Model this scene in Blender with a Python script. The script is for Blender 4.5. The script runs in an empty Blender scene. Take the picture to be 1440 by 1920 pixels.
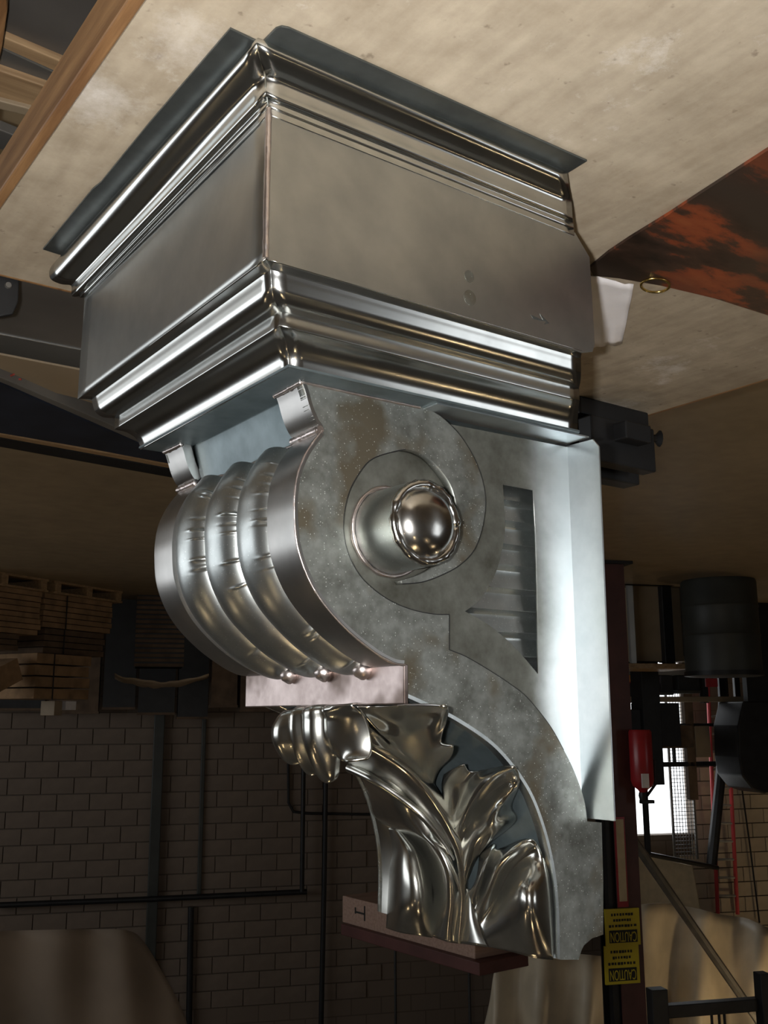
import bpy, bmesh, math, random
from mathutils import Vector, Matrix, noise
random.seed(7)
scene = bpy.context.scene
COL = scene.collection

# ------------------------------------------------------------------ frame of the place
# The zinc bracket stands upside down on a bench and the photograph is turned half round.
# Bracket axes: p = front to back, q = across, z = its own "up" (which points down in the room).
K = 0.45            # metres per bracket unit
TBL = 0.80          # bench height
F_PX = 1889.93
RC = ((0.81253977, -0.58289333, -0.00380545),
      (0.11243686, 0.1631335, -0.98017622),
      (0.57195898, 0.79600429, 0.19809115))
CP = Vector((-1.01090886, -1.85787239, -1.50352725))

def real(p, q, z): return Vector((-p * K, q * K, TBL - z * K))
def rvec(v): return Vector((-v[0], v[1], -v[2]))
CAM = real(*CP)
RIGHT, DOWN, FWD = rvec(RC[0]), rvec(RC[1]), rvec(RC[2])

# ------------------------------------------------------------------ camera
cd = bpy.data.cameras.new('camera')
cd.sensor_fit = 'VERTICAL'; cd.sensor_height = 36.0
cd.lens = F_PX / 1920.0 * 36.0
cd.clip_start = 0.02; cd.clip_end = 200
cam = bpy.data.objects.new('camera', cd); COL.objects.link(cam)
up, back = -DOWN, -FWD
cam.matrix_world = Matrix(((RIGHT.x, up.x, back.x, CAM.x), (RIGHT.y, up.y, back.y, CAM.y),
                           (RIGHT.z, up.z, back.z, CAM.z), (0, 0, 0, 1)))
scene.camera = cam

# ------------------------------------------------------------------ world, flash, exposure
vs = scene.view_settings
vs.view_transform = 'Standard'; vs.look = 'None'; vs.gamma = 1.0; vs.use_curve_mapping = False
vs.exposure = 0.0
scene.cycles.use_denoising = True
scene.cycles.sample_clamp_indirect = 6.0
scene.cycles.max_bounces = 8

w = bpy.data.worlds.new('daylight'); scene.world = w; w.use_nodes = True
w.node_tree.nodes['Background'].inputs[0].default_value = (0.93, 0.97, 1.0, 1)
w.node_tree.nodes['Background'].inputs[1].default_value = 2.3

def area(name, loc, look, sx, sy, energy, color, portal=False):
    l = bpy.data.lights.new(name, 'AREA'); l.shape = 'RECTANGLE'; l.size = sx; l.size_y = sy
    l.energy = energy; l.color = color
    o = bpy.data.objects.new(name, l); COL.objects.link(o)
    o.location = loc
    d = (Vector(look) - Vector(loc)).normalized()
    o.rotation_euler = d.to_track_quat('-Z', 'Y').to_euler()
    if portal: l.cycles.is_portal = True
    return o

fl = area('camera_flash', CAM - RIGHT * 0.055 - DOWN * 0.01 + FWD * 0.01, CAM + FWD, 0.03, 0.012, 27.0, (1.0, 0.985, 0.96))

# room axes: e1 runs along the back wall (to the right in the picture), e2 towards that wall
H1, H2 = math.radians(202.4), math.radians(112.4)
E1 = Vector((math.cos(H1), math.sin(H1), 0)); E2 = Vector((math.cos(H2), math.sin(H2), 0))
ORG = Vector((CAM.x, CAM.y, 0))
A0, A1, B0, B1, CEIL = -8.0, 12.0, -8.0, 13.8, 6.4
def rm(a, b, z): return ORG + E1 * a + E2 * b + Vector((0, 0, z))
def ray(x, y):
    cx, cy = (x - 720) / F_PX, (y - 960) / F_PX
    return RIGHT * cx + DOWN * cy + FWD
def on_floor(x, y, z=0.0):
    r = ray(x, y); P = CAM + r * ((z - CAM.z) / r.z); d = P - ORG
    return d.dot(E1), d.dot(E2), z
def on_depth(x, y, b):
    r = ray(x, y); t = b / r.dot(E2); P = CAM + r * t; d = P - ORG
    return d.dot(E1), b, P.z

# bay doors: clear daylight comes through these openings (portals only guide the sampling)
DOORS = {'right': (-6.4, -3.2, 3.2), 'left': (1.2, 10.6, 2.7)}
for nm, ax, (d0, d1, dh) in (('door_portal_right', A1 - 0.02, DOORS['right']), ('door_portal_left', A0 + 0.02, DOORS['left'])):
    area(nm, rm(ax, (d0 + d1) / 2, dh / 2), rm(0, (d0 + d1) / 2, dh / 2), d1 - d0, dh, 1, (1, 1, 1), True)

# ------------------------------------------------------------------ mesh helpers
class MB:
    def __init__(s): s.v = []; s.f = []
    def add(s, vs_, fs):
        o = len(s.v); s.v += [tuple(v) for v in vs_]; s.f += [tuple(i + o for i in f) for f in fs]; return s
    def box(s, x0, x1, y0, y1, z0, z1, M=None):
        c = [Vector((x, y, z)) for x in (x0, x1) for y in (y0, y1) for z in (z0, z1)]
        if M: c = [M(v) for v in c]
        return s.add(c, [(0, 1, 3, 2), (4, 6, 7, 5), (0, 4, 5, 1), (2, 3, 7, 6), (0, 2, 6, 4), (1, 5, 7, 3)])
    def grid(s, rows, close_u=False):
        n, m = len(rows), len(rows[0])
        fs = []
        for i in range(n - 1):
            for j in range(m - 1 + (1 if close_u else 0)):
                j2 = (j + 1) % m
                fs.append((i * m + j, i * m + j2, (i + 1) * m + j2, (i + 1) * m + j))
        return s.add([v for r in rows for v in r], fs)
    def tube(s, pts, rad, n=8, cap=True):
        pts = [Vector(p) for p in pts]
        if not hasattr(rad, '__len__'): rad = [rad] * len(pts)
        rings = []; ref = None
        for i, p in enumerate(pts):
            t = (pts[min(i + 1, len(pts) - 1)] - pts[max(i - 1, 0)])
            if t.length < 1e-9: t = Vector((0, 0, 1))
            t.normalize()
            if ref is None:
                ref = Vector((0, 0, 1)) if abs(t.z) < 0.9 else Vector((1, 0, 0))
            a = (ref - t * ref.dot(t)).normalized(); ref = a; b = t.cross(a)
            rings.append([p + (a * math.cos(2 * math.pi * k / n) + b * math.sin(2 * math.pi * k / n)) * rad[i] for k in range(n)])
        o = len(s.v)
        s.grid(rings, True)
        if cap:
            s.f.append(tuple(o + k for k in range(n - 1, -1, -1)))
            q = o + (len(pts) - 1) * n
            s.f.append(tuple(q + k for k in range(n)))
        return s
    def prism(s, poly, h0, h1, M):
        n = len(poly)
        vs_ = [M(Vector((x, y, h0))) for x, y in poly] + [M(Vector((x, y, h1))) for x, y in poly]
        fs = [tuple(range(n - 1, -1, -1)), tuple(range(n, 2 * n))]
        fs += [(i, (i + 1) % n, n + (i + 1) % n, n + i) for i in range(n)]
        return s.add(vs_, fs)
    def lathe(s, prof, n, M):
        rows = [[M(Vector((r * math.cos(2 * math.pi * k / n), r * math.sin(2 * math.pi * k / n), h))) for k in range(n)] for r, h in prof]
        o = len(s.v); s.grid(rows, True)
        s.f.append(tuple(o + k for k in range(n - 1, -1, -1)))
        q = o + (len(prof) - 1) * n; s.f.append(tuple(q + k for k in range(n)))
        return s
    def build(s, name, mat, parent=None, smooth=False, angle=35, solid=0, recalc=True, bevel=0):
        me = bpy.data.meshes.new(name); me.from_pydata(s.v, [], s.f); me.validate()
        if recalc:
            bm = bmesh.new(); bm.from_mesh(me)
            bmesh.ops.recalc_face_normals(bm, faces=bm.faces); bm.to_mesh(me); bm.free()
        o = bpy.data.objects.new(name, me); COL.objects.link(o)
        return fin(o, mat, parent, smooth, angle, solid, bevel)

def fin(o, mat, parent=None, smooth=False, angle=35, solid=0, bevel=0):
    me = o.data
    me.materials.clear(); me.materials.append(mat)
    if smooth:
        me.polygons.foreach_set('use_smooth', [True] * len(me.polygons))
        me.set_sharp_from_angle(angle=math.radians(angle))
    if solid:
        m = o.modifiers.new('sheet', 'SOLIDIFY'); m.thickness = solid; m.offset = 0
    if bevel:
        m = o.modifiers.new('edge', 'BEVEL'); m.width = bevel; m.segments = 2; m.limit_method = 'ANGLE'
    if parent: o.parent = parent
    return o

def tag(o, label=None, cat=None, group=None, kind=None):
    if label: o['label'] = label
    if cat: o['category'] = cat
    if group: o['group'] = group
    if kind: o['kind'] = kind
    return o
def empty(name, loc=(0, 0, 0), rot=(0, 0, 0)):
    o = bpy.data.objects.new(name, None); o.empty_display_size = 0.05
    o.location = loc; o.rotation_euler = rot; COL.objects.link(o); return o

def catmull(P, sub, closed=False):
    """P: list of tuples; doubled points stay sharp"""
    out = []; n = len(P)
    rng = n if closed else n - 1
    for i in range(rng):
        p0 = P[(i - 1) % n] if (closed or i > 0) else P[0]
        p1 = P[i]; p2 = P[(i + 1) % n]
        p3 = P[(i + 2) % n] if (closed or i + 2 < n) else P[-1]
        if p1 == p2: continue
        for k in range(sub):
            t = k / sub
            out.append(tuple(0.5 * (2 * b + (c - a) * t + (2 * a - 5 * b + 4 * c - d) * t * t + (3 * b - a - 3 * c + d) * t ** 3)
                             for a, b, c, d in zip(p0, p1, p2, p3)))
    if not closed: out.append(tuple(P[-1]))
    return out

# ------------------------------------------------------------------ materials
def nodes(name):
    m = bpy.data.materials.new(name); m.use_nodes = True
    nt = m.node_tree; return m, nt, nt.nodes['Principled BSDF']
def link(nt, a, b): nt.links.new(a, b)
def tex(nt, kind, scale, vec=None, **kw):
    n = nt.nodes.new('ShaderNodeTex' + kind)
    n.inputs['Scale'].default_value = scale
    for k, v in kw.items(): n.inputs[k].default_value = v
    if vec is not None: link(nt, vec, n.inputs['Vector'])
    return n
def coords(nt, scale=(1, 1, 1), rot=(0, 0, 0), kind='Object'):
    tc = nt.nodes.new('ShaderNodeTexCoord'); mp = nt.nodes.new('ShaderNodeMapping')
    mp.inputs['Scale'].default_value = scale; mp.inputs['Rotation'].default_value = rot
    link(nt, tc.outputs[kind], mp.inputs['Vector']); return mp.outputs[0]
def ramp(nt, fac, stops, interp='LINEAR'):
    r = nt.nodes.new('ShaderNodeValToRGB'); r.color_ramp.interpolation = interp
    els = r.color_ramp.elements
    while len(els) < len(stops): els.new(0.5)
    for e, (p, c) in zip(els, stops):
        e.position = p; e.color = c if len(c) == 4 else (*c, 1)
    link(nt, fac, r.inputs['Fac']); return r.outputs['Color']
def mix(nt, fac, a, b, mode='MIX'):
    n = nt.nodes.new('ShaderNodeMix'); n.data_type = 'RGBA'; n.blend_type = mode
    for s, v in ((n.inputs[0], fac), (n.inputs[6], a), (n.inputs[7], b)):
        if hasattr(v, 'links'): link(nt, v, s)
        elif isinstance(v, (int, float)): s.default_value = v
        else: s.default_value = (*v, 1) if len(v) == 3 else v
    return n.outputs[2]
def bump(nt, bs, h, strength=0.2, dist=0.01):
    b = nt.nodes.new('ShaderNodeBump'); b.inputs['Strength'].default_value = strength; b.inputs['Distance'].default_value = dist
    link(nt, h, b.inputs['Height']); link(nt, b.outputs[0], bs.inputs['Normal'])
def rng(nt, v, a, b, c, d):
    n = nt.nodes.new('ShaderNodeMapRange'); link(nt, v, n.inputs[0])
    for i, x in enumerate((a, b, c, d)): n.inputs[i + 1].default_value = x
    return n.outputs[0]

def plain(name, color, rough=0.6, metal=0.0, var=0.25, scale=6.0, bmp=0.0):
    m, nt, b = nodes(name)
    v = coords(nt)
    n = tex(nt, 'Noise', scale, v, Detail=5.0)
    lo = tuple(c * (1 - var) for c in color); hi = tuple(min(1, c * (1 + var)) for c in color)
    link(nt, ramp(nt, n.outputs[0], [(0.3, lo), (0.7, hi)]), b.inputs['Base Color'])
    b.inputs['Roughness'].default_value = rough; b.inputs['Metallic'].default_value = metal
    if bmp: bump(nt, b, n.outputs[0], bmp, 0.01)
    return m

def metal(name, lo, hi, r0, r1, metallic=1.0, scale=9.0, speck=0.5, spangle=0.15, stain=None):
    """sheet zinc: cloudy tarnish, fine crystalline spangle, tiny bright flux specks"""
    m, nt, b = nodes(name); v = coords(nt)
    n1 = tex(nt, 'Noise', scale, v, Detail=6.0, Roughness=0.62)
    n2 = tex(nt, 'Noise', scale * 4.3, v, Detail=4.0)
    c = ramp(nt, n1.outputs[0], [(0.25, lo), (0.75, hi)], 'EASE')
    c = mix(nt, 0.35, c, ramp(nt, n2.outputs[0], [(0.22, lo), (0.78, hi)], 'EASE'))
    if stain:
        n3 = tex(nt, 'Noise', scale * 0.55, v, Detail=3.0)
        c = mix(nt, ramp(nt, n3.outputs[0], [(0.52, (0, 0, 0)), (0.64, (1, 1, 1))]), c, stain)
    if speck > 0.6:
        vo = tex(nt, 'Voronoi', 380, v)
        sp = ramp(nt, vo.outputs['Distance'], [(0.10, (1, 1, 1)), (0.32, (0, 0, 0))])
        sx = nt.nodes.new('ShaderNodeSeparateColor'); link(nt, vo.outputs['Color'], sx.inputs[0])
        sp = mix(nt, 1.0, sp, ramp(nt, sx.outputs[0], [(0.70, (0, 0, 0)), (0.97, (0.8, 0.8, 0.8))]), 'MULTIPLY')
        c = mix(nt, sp, c, tuple(min(1, x * (1 + speck) + 0.12 * speck) for x in hi))
    link(nt, c, b.inputs['Base Color'])
    link(nt, rng(nt, n1.outputs[0], 0.1, 0.9, r1, r0), b.inputs['Roughness'])
    b.inputs['Metallic'].default_value = metallic
    if spangle > 0.06: bump(nt, b, n2.outputs[0], spangle, 0.002)
    return m

M = {}
M['moulding'] = metal('bright_zinc_moulding', (0.50, 0.51, 0.50), (0.66, 0.67, 0.65), 0.15, 0.26, scale=7, spangle=0.03)
M['fascia'] = metal('satin_zinc_fascia', (0.34, 0.35, 0.345), (0.54, 0.55, 0.53), 0.29, 0.37, scale=5, spangle=0.05)
M['dull'] = metal('tarnished_zinc', (0.095, 0.097, 0.085), (0.30, 0.315, 0.295), 0.42, 0.55, metallic=0.8, scale=22, speck=1.2, spangle=0.10, stain=(0.13, 0.112, 0.08))
M['web'] = metal('clean_zinc_web', (0.50, 0.55, 0.57), (0.74, 0.78, 0.80), 0.29, 0.35, scale=8, spangle=0.04)
M['front'] = metal('galvanised_front', (0.40, 0.43, 0.43), (0.64, 0.67, 0.66), 0.29, 0.38, scale=12, speck=1.0, spangle=0.12)
M['rim'] = metal('bright_rim_band', (0.32, 0.315, 0.305), (0.48, 0.465, 0.45), 0.29, 0.35, scale=7, spangle=0.03)
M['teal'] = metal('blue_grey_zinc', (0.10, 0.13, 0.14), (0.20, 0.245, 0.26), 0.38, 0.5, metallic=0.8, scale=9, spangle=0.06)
M['leaf'] = metal('polished_stamped_zinc', (0.50, 0.50, 0.465), (0.74, 0.735, 0.69), 0.16, 0.26, scale=11, spangle=0.05)
M['solder'] = metal('pinkish_solder', (0.45, 0.38, 0.36), (0.80, 0.72, 0.69), 0.29, 0.4, scale=20, spangle=0.5)
M['bar'] = metal('tinned_bar', (0.36, 0.29, 0.275), (0.54, 0.455, 0.435), 0.34, 0.46, scale=21, spangle=0.05, stain=(0.16, 0.12, 0.105))
M['flange'] = metal('dark_zinc_flange', (0.09, 0.10, 0.098), (0.19, 0.205, 0.20), 0.3, 0.42, metallic=0.85, scale=9, spangle=0.05)
M['eye'] = metal('polished_eye', (0.46, 0.45, 0.43), (0.68, 0.67, 0.64), 0.14, 0.24, scale=10, spangle=0.1)

def web_material():
    """one sheet: clean zinc near the wall edge, flux-stained where the scroll was soldered on"""
    m, nt, b = nodes('stained_web_sheet'); v = coords(nt)
    tc = nt.nodes.new('ShaderNodeTexCoord'); sx = nt.nodes.new('ShaderNodeSeparateXYZ'); link(nt, tc.outputs['Object'], sx.inputs[0])
    n1 = tex(nt, 'Noise', 10, v, Detail=6.0); n2 = tex(nt, 'Noise', 22, v, Detail=6.0, Roughness=0.62)
    add = nt.nodes.new('ShaderNodeMath'); add.operation = 'MULTIPLY_ADD'; link(nt, n1.outputs[0], add.inputs[0]); add.inputs[1].default_value = 0.06; link(nt, sx.outputs[0], add.inputs[2])
    f = ramp(nt, rng(nt, add.outputs[0], 0.485, 0.560, 0, 1), [(0.0, (0, 0, 0)), (1.0, (1, 1, 1))], 'EASE')
    dull = ramp(nt, n2.outputs[0], [(0.25, (0.075, 0.072, 0.056)), (0.75, (0.22, 0.225, 0.20))])
    clean = ramp(nt, n1.outputs[0], [(0.2, (0.56, 0.62, 0.64)), (0.8, (0.80, 0.84, 0.86))])
    link(nt, mix(nt, f, dull, clean), b.inputs['Base Color'])
    link(nt, rng(nt, f, 0, 1, 0.47, 0.29), b.inputs['Roughness']); link(nt, rng(nt, f, 0, 1, 0.8, 1.0), b.inputs['Metallic'])
    return m
M['stained'] = web_material()

def table_material():
    m, nt, b = nodes('worn_bench_top'); v = coords(nt)
    n1 = tex(nt, 'Noise', 2.2, v, Detail=7.0, Roughness=0.65); n2 = tex(nt, 'Noise', 16, v, Detail=6.0, Roughness=0.7)
    st = tex(nt, 'Noise', 5, coords(nt, (9, 1.2, 1), (0, 0, 0.5)), Detail=5.0)
    c = ramp(nt, n1.outputs[0], [(0.3, (0.29, 0.235, 0.165)), (0.5, (0.40, 0.335, 0.25)), (0.72, (0.48, 0.415, 0.325))])
    c = mix(nt, 0.45, c, ramp(nt, n2.outputs[0], [(0.28, (0.20, 0.155, 0.105)), (0.68, (0.54, 0.465, 0.36))]))
    n4 = tex(nt, 'Noise', 55, v, Detail=3.0)
    c = mix(nt, ramp(nt, n4.outputs[0], [(0.66, (0, 0, 0)), (0.74, (0.8, 0.8, 0.8))]), c, (0.16, 0.125, 0.09))
    n5 = tex(nt, 'Noise', 3.3, coords(nt, (1, 1.6, 1), (0, 0, 0.9)), Detail=6.0, Roughness=0.7)
    c = mix(nt, ramp(nt, n5.outputs[0], [(0.5, (0, 0, 0)), (0.72, (0.55, 0.55, 0.55))]), c, (0.25, 0.205, 0.15))
    c = mix(nt, 0.22, c, ramp(nt, st.outputs[0], [(0.35, (0.22, 0.16, 0.10)), (0.65, (0.52, 0.44, 0.33))]))
    n3 = tex(nt, 'Noise', 4.5, v, Detail=8.0, Roughness=0.75)
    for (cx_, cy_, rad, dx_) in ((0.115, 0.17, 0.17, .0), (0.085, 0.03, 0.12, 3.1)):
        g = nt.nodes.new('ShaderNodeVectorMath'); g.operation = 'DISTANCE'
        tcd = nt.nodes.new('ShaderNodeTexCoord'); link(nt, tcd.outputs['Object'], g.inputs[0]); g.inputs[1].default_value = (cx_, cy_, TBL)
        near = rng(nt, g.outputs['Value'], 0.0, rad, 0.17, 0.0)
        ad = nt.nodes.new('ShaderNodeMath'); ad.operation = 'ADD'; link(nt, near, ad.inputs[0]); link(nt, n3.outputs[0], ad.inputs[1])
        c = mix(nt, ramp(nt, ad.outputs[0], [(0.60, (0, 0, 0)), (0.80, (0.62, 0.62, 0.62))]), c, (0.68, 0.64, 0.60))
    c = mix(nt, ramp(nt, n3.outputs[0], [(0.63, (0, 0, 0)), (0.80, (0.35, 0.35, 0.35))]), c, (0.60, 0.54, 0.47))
    link(nt, c, b.inputs['Base Color']); b.inputs['Roughness'].default_value = 0.62
    bump(nt, b, n2.outputs[0], 0.25, 0.003); return m
M['table'] = table_material()

def wood_material(name, lo, hi, sc=(2, 30, 30)):
    m, nt, b = nodes(name); v = coords(nt, sc)
    n = tex(nt, 'Noise', 1.6, v, Detail=6.0, Roughness=0.6)
    link(nt, ramp(nt, n.outputs[0], [(0.3, lo), (0.7, hi)]), b.inputs['Base Color'])
    b.inputs['Roughness'].default_value = 0.55; bump(nt, b, n.outputs[0], 0.2, 0.004); return m
M['edgewood'] = wood_material('varnished_edge_board', (0.14, 0.065, 0.025), (0.36, 0.20, 0.085), (30, 2, 30))
M['pine'] = wood_material('rough_pine', (0.20, 0.12, 0.06), (0.42, 0.28, 0.15))
M['pinkwood'] = wood_material('pinkish_plank', (0.26, 0.16, 0.12), (0.40, 0.27, 0.21))

def copper_material():
    m, nt, b = nodes('patinated_copper'); v = coords(nt, (1, 2.6, 1), (0, 0, 0.35))
    n = tex(nt, 'Noise', 5, v, Detail=7.0, Roughness=0.65); n2 = tex(nt, 'Noise', 1.6, v, Detail=3.0)
    c = ramp(nt, n.outputs[0], [(0.36, (0.035, 0.022, 0.018)), (0.50, (0.10, 0.055, 0.04)), (0.56, (0.42, 0.10, 0.04)), (0.72, (0.55, 0.17, 0.07))])
    c = mix(nt, ramp(nt, n2.outputs[0], [(0.42, (1, 1, 1)), (0.56, (0, 0, 0))]), c, (0.075, 0.055, 0.045))
    link(nt, c, b.inputs['Base Color']); b.inputs['Roughness'].default_value = 0.38; b.inputs['Metallic'].default_value = 0.65; return m
M['copper'] = copper_material()

def floor_material():
    m, nt, b = nodes('stained_concrete_floor'); v = coords(nt)
    n = tex(nt, 'Noise', 0.9, v, Detail=7.0, Roughness=0.6); n2 = tex(nt, 'Noise', 7, v, Detail=6.0)
    c = ramp(nt, n.outputs[0], [(0.3, (0.25, 0.19, 0.115)), (0.7, (0.38, 0.29, 0.18))])
    c = mix(nt, 0.3, c, ramp(nt, n2.outputs[0], [(0.3, (0.18, 0.135, 0.08)), (0.7, (0.42, 0.325, 0.21))]))
    link(nt, c, b.inputs['Base Color']); b.inputs['Roughness'].default_value = 0.45; bump(nt, b, n2.outputs[0], 0.1, 0.004); return m
M['floor'] = floor_material()
M['block'] = plain('painted_block', (0.165, 0.125, 0.095), 0.85, 0, 0.14, 5, 0.2)
M['litblock'] = plain('lit_block', (0.52, 0.44, 0.33), 0.85, 0, 0.12, 5, 0.2)  # block colour lightened to stand in for the light at the right
M['mortar'] = plain('grey_mortar', (0.105, 0.08, 0.06), 0.95, 0, 0.15, 8)
M['wall'] = plain('plain_hall_wall', (0.20, 0.165, 0.13), 0.9, 0, 0.15, 1.2)
M['ceiling'] = plain('dark_ceiling', (0.16, 0.145, 0.125), 0.9, 0, 0.2, 1.5)
M['black'] = plain('black_steel', (0.016, 0.016, 0.017), 0.45, 0.3, 0.3, 8)
M['blue'] = plain('dark_blue_paint', (0.020, 0.027, 0.045), 0.4, 0.2, 0.35, 6)
M['steel'] = plain('worn_grey_steel', (0.20, 0.19, 0.175), 0.42, 0.6, 0.3, 4)
M['darksheet'] = plain('dark_sheet_steel', (0.12, 0.11, 0.10), 0.45, 0.4, 0.4, 3)
M['sheetgrey'] = plain('grey_sheet_metal', (0.15, 0.15, 0.145), 0.4, 0.6, 0.25, 3)
M['maroon'] = plain('maroon_column_paint', (0.085, 0.03, 0.026), 0.5, 0, 0.25, 4)
M['red'] = plain('red_enamel', (0.34, 0.02, 0.025), 0.3, 0, 0.15, 5)
M['redrail'] = plain('red_ladder_rail', (0.62, 0.07, 0.08), 0.4, 0, 0.12, 5)
M['cream'] = plain('cream_scale_card', (0.55, 0.44, 0.28), 0.6, 0, 0.12, 10)
M['yellow'] = plain('yellow_sign', (0.62, 0.50, 0.02), 0.5, 0, 0.06, 4)
M['ink'] = plain('black_ink', (0.012, 0.012, 0.01), 0.6, 0, 0.1, 4)
M['paper'] = plain('white_paper', (0.80, 0.77, 0.78), 0.75, 0, 0.06, 12, 0.2)
M['board'] = plain('stacked_brown_board', (0.27, 0.165, 0.085), 0.85, 0, 0.3, 7)
M['boarddark'] = plain('dark_brown_board', (0.11, 0.07, 0.042), 0.85, 0, 0.35, 7)
M['tarp'] = plain('dusty_canvas', (0.20, 0.155, 0.115), 0.85, 0, 0.2, 1.3, 0.25)
M['canvas'] = plain('tan_canvas', (0.40, 0.30, 0.20), 0.85, 0, 0.2, 5, 0.2)
M['plastic'] = plain('cloudy_plastic_sheet', (0.70, 0.61, 0.46), 0.42, 0, 0.22, 1.6, 0.3)
M['drum'] = plain('dark_green_drum', (0.035, 0.037, 0.032), 0.5, 0.1, 0.2, 4)
M['tan'] = plain('tan_cabinet', (0.26, 0.20, 0.13), 0.6, 0, 0.15, 3)
M['aluminium'] = plain('grey_aluminium', (0.42, 0.42, 0.40), 0.4, 0.6, 0.1, 3)
M['brass'] = plain('brass_ring', (0.75, 0.55, 0.18), 0.25, 1.0, 0.1, 9)
M['orange'] = plain('orange_paint', (0.55, 0.20, 0.03), 0.5, 0, 0.15, 6)
M['redwire'] = plain('red_wire', (0.25, 0.04, 0.03), 0.5, 0, 0.15, 6)

def lamp_material(name, col, s):
    m, nt, b = nodes(name)
    b.inputs['Base Color'].default_value = (*col, 1); b.inputs['Emission Color'].default_value = (*col, 1)
    b.inputs['Emission Strength'].default_value = s; return m
M['warm'] = lamp_material('warm_lamp_glass', (1.0, 0.74, 0.42), 60.0)

def blockwall_material():
    """the same block coursing where single blocks are not built"""
    m, nt, b = nodes('block_wall_far')
    tc = nt.nodes.new('ShaderNodeTexCoord'); m1 = nt.nodes.new('ShaderNodeMapping'); m2 = nt.nodes.new('ShaderNodeMapping')
    m1.inputs['Location'].default_value = (-ORG.x, -ORG.y, 0); link(nt, tc.outputs['Object'], m1.inputs['Vector'])
    m0 = nt.nodes.new('ShaderNodeMapping'); m0.inputs['Rotation'].default_value = (0, 0, -H1); link(nt, m1.outputs[0], m0.inputs['Vector'])
    m2.inputs['Rotation'].default_value = (-math.pi / 2, 0, 0); link(nt, m0.outputs[0], m2.inputs['Vector'])
    br = nt.nodes.new('ShaderNodeTexBrick'); link(nt, m2.outputs[0], br.inputs['Vector'])
    br.inputs['Scale'].default_value = 1.0; br.inputs['Brick Width'].default_value = 0.4; br.inputs['Row Height'].default_value = 0.203; br.inputs['Mortar Size'].default_value = 0.008
    br.inputs['Color1'].default_value = (0.165, 0.125, 0.095, 1); br.inputs['Color2'].default_value = (0.15, 0.113, 0.085, 1); br.inputs['Mortar'].default_value = (0.105, 0.08, 0.06, 1)
    link(nt, br.outputs['Color'], b.inputs['Base Color']); b.inputs['Roughness'].default_value = 0.9
    return m
M['blockwall'] = blockwall_material()

# ------------------------------------------------------------------ room shell
def rbox(name, a0, a1, b0, b1, z0, z1, mat, parent=None, **kw):
    return MB().box(a0, a1, b0, b1, z0, z1, lambda v: rm(v.x, v.y, v.z)).build(name, mat, parent, **kw)
def struct(o): o['kind'] = 'structure'; return o

struct(rbox('floor', A0, A1, B0, B1, -0.1, 0, M['floor']))
struct(rbox('ceiling', A0, A1, B0, B1, CEIL, CEIL + 0.1, M['ceiling']))
struct(rbox('wall_front', A0, A1, B0 - 0.2, B0, 0, CEIL, M['wall']))
def wall_with_door(name, a0, a1, d):
    m = MB(); X = lambda v: rm(v.x, v.y, v.z)
    m.box(a0, a1, B0, d[0], 0, CEIL, X); m.box(a0, a1, d[1], B1, 0, CEIL, X); m.box(a0, a1, d[0], d[1], d[2], CEIL, X)
    struct(m.build(name, M['wall']))
wall_with_door('wall_right', A1, A1 + 0.2, DOORS['right'])
wall_with_door('wall_left', A0 - 0.2, A0, DOORS['left'])

# back wall of concrete blocks with the bright doorway at the right of the picture
dw0 = on_depth(1178, 1400, B1)[0]; dw1 = on_depth(1292, 1400, B1)[0]; dwz = on_depth(1230, 1566, B1)[2]
bw = MB(); X = lambda v: rm(v.x, v.y, v.z)
bw.box(A0, dw0, B1, B1 + 0.2, 0, CEIL, X); bw.box(dw1, A1, B1, B1 + 0.2, 0, CEIL, X); bw.box(dw0, dw1, B1, B1 + 0.2, dwz, CEIL, X)
back_wall = struct(bw.build('wall_back', M['blockwall']))
blk = MB().box(-0.195, 0.195, -0.018, 0.0, -0.095, 0.095).build('block', M['block'], None, bevel=0.004)
blk2 = MB().box(-0.195, 0.195, -0.018, 0.0, -0.095, 0.095).build('block', M['litblock'], None, bevel=0.004)
used = set()
BLK_ROT = math.atan2(E1.y, E1.x)
ea = on_depth(-10, 1500, B1)[0]; eb = on_depth(705, 1500, B1)[0]; ec = on_depth(1296, 1500, B1)[0]; ed = on_depth(1450, 1500, B1)[0]
nb = 0
for r in range(7, 25):
    z = 0.1 + r * 0.203
    off = 0.2 if r % 2 else 0.0
    i0 = math.floor(ea / 0.4) - 1
    for i in range(i0, math.ceil(ed / 0.4) + 2):
        a = i * 0.4 + off
        if not ((ea - 0.2 < a < eb) or (dw1 - 0.2 < a < ed + 0.1 and r > 9)) or nb >= 300: continue
        lo_, hi_ = a - 0.195, a + 0.195
        if z < dwz + 0.1 and hi_ > dw0 and lo_ < dw1 + 0.005:
            lo_ = dw1 + 0.005
            if hi_ - lo_ < 0.06: continue
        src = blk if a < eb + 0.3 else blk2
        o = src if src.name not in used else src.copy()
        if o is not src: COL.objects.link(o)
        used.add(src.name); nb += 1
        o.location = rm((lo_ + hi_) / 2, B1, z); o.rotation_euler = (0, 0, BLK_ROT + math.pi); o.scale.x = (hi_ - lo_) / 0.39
        o.parent = back_wall

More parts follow.
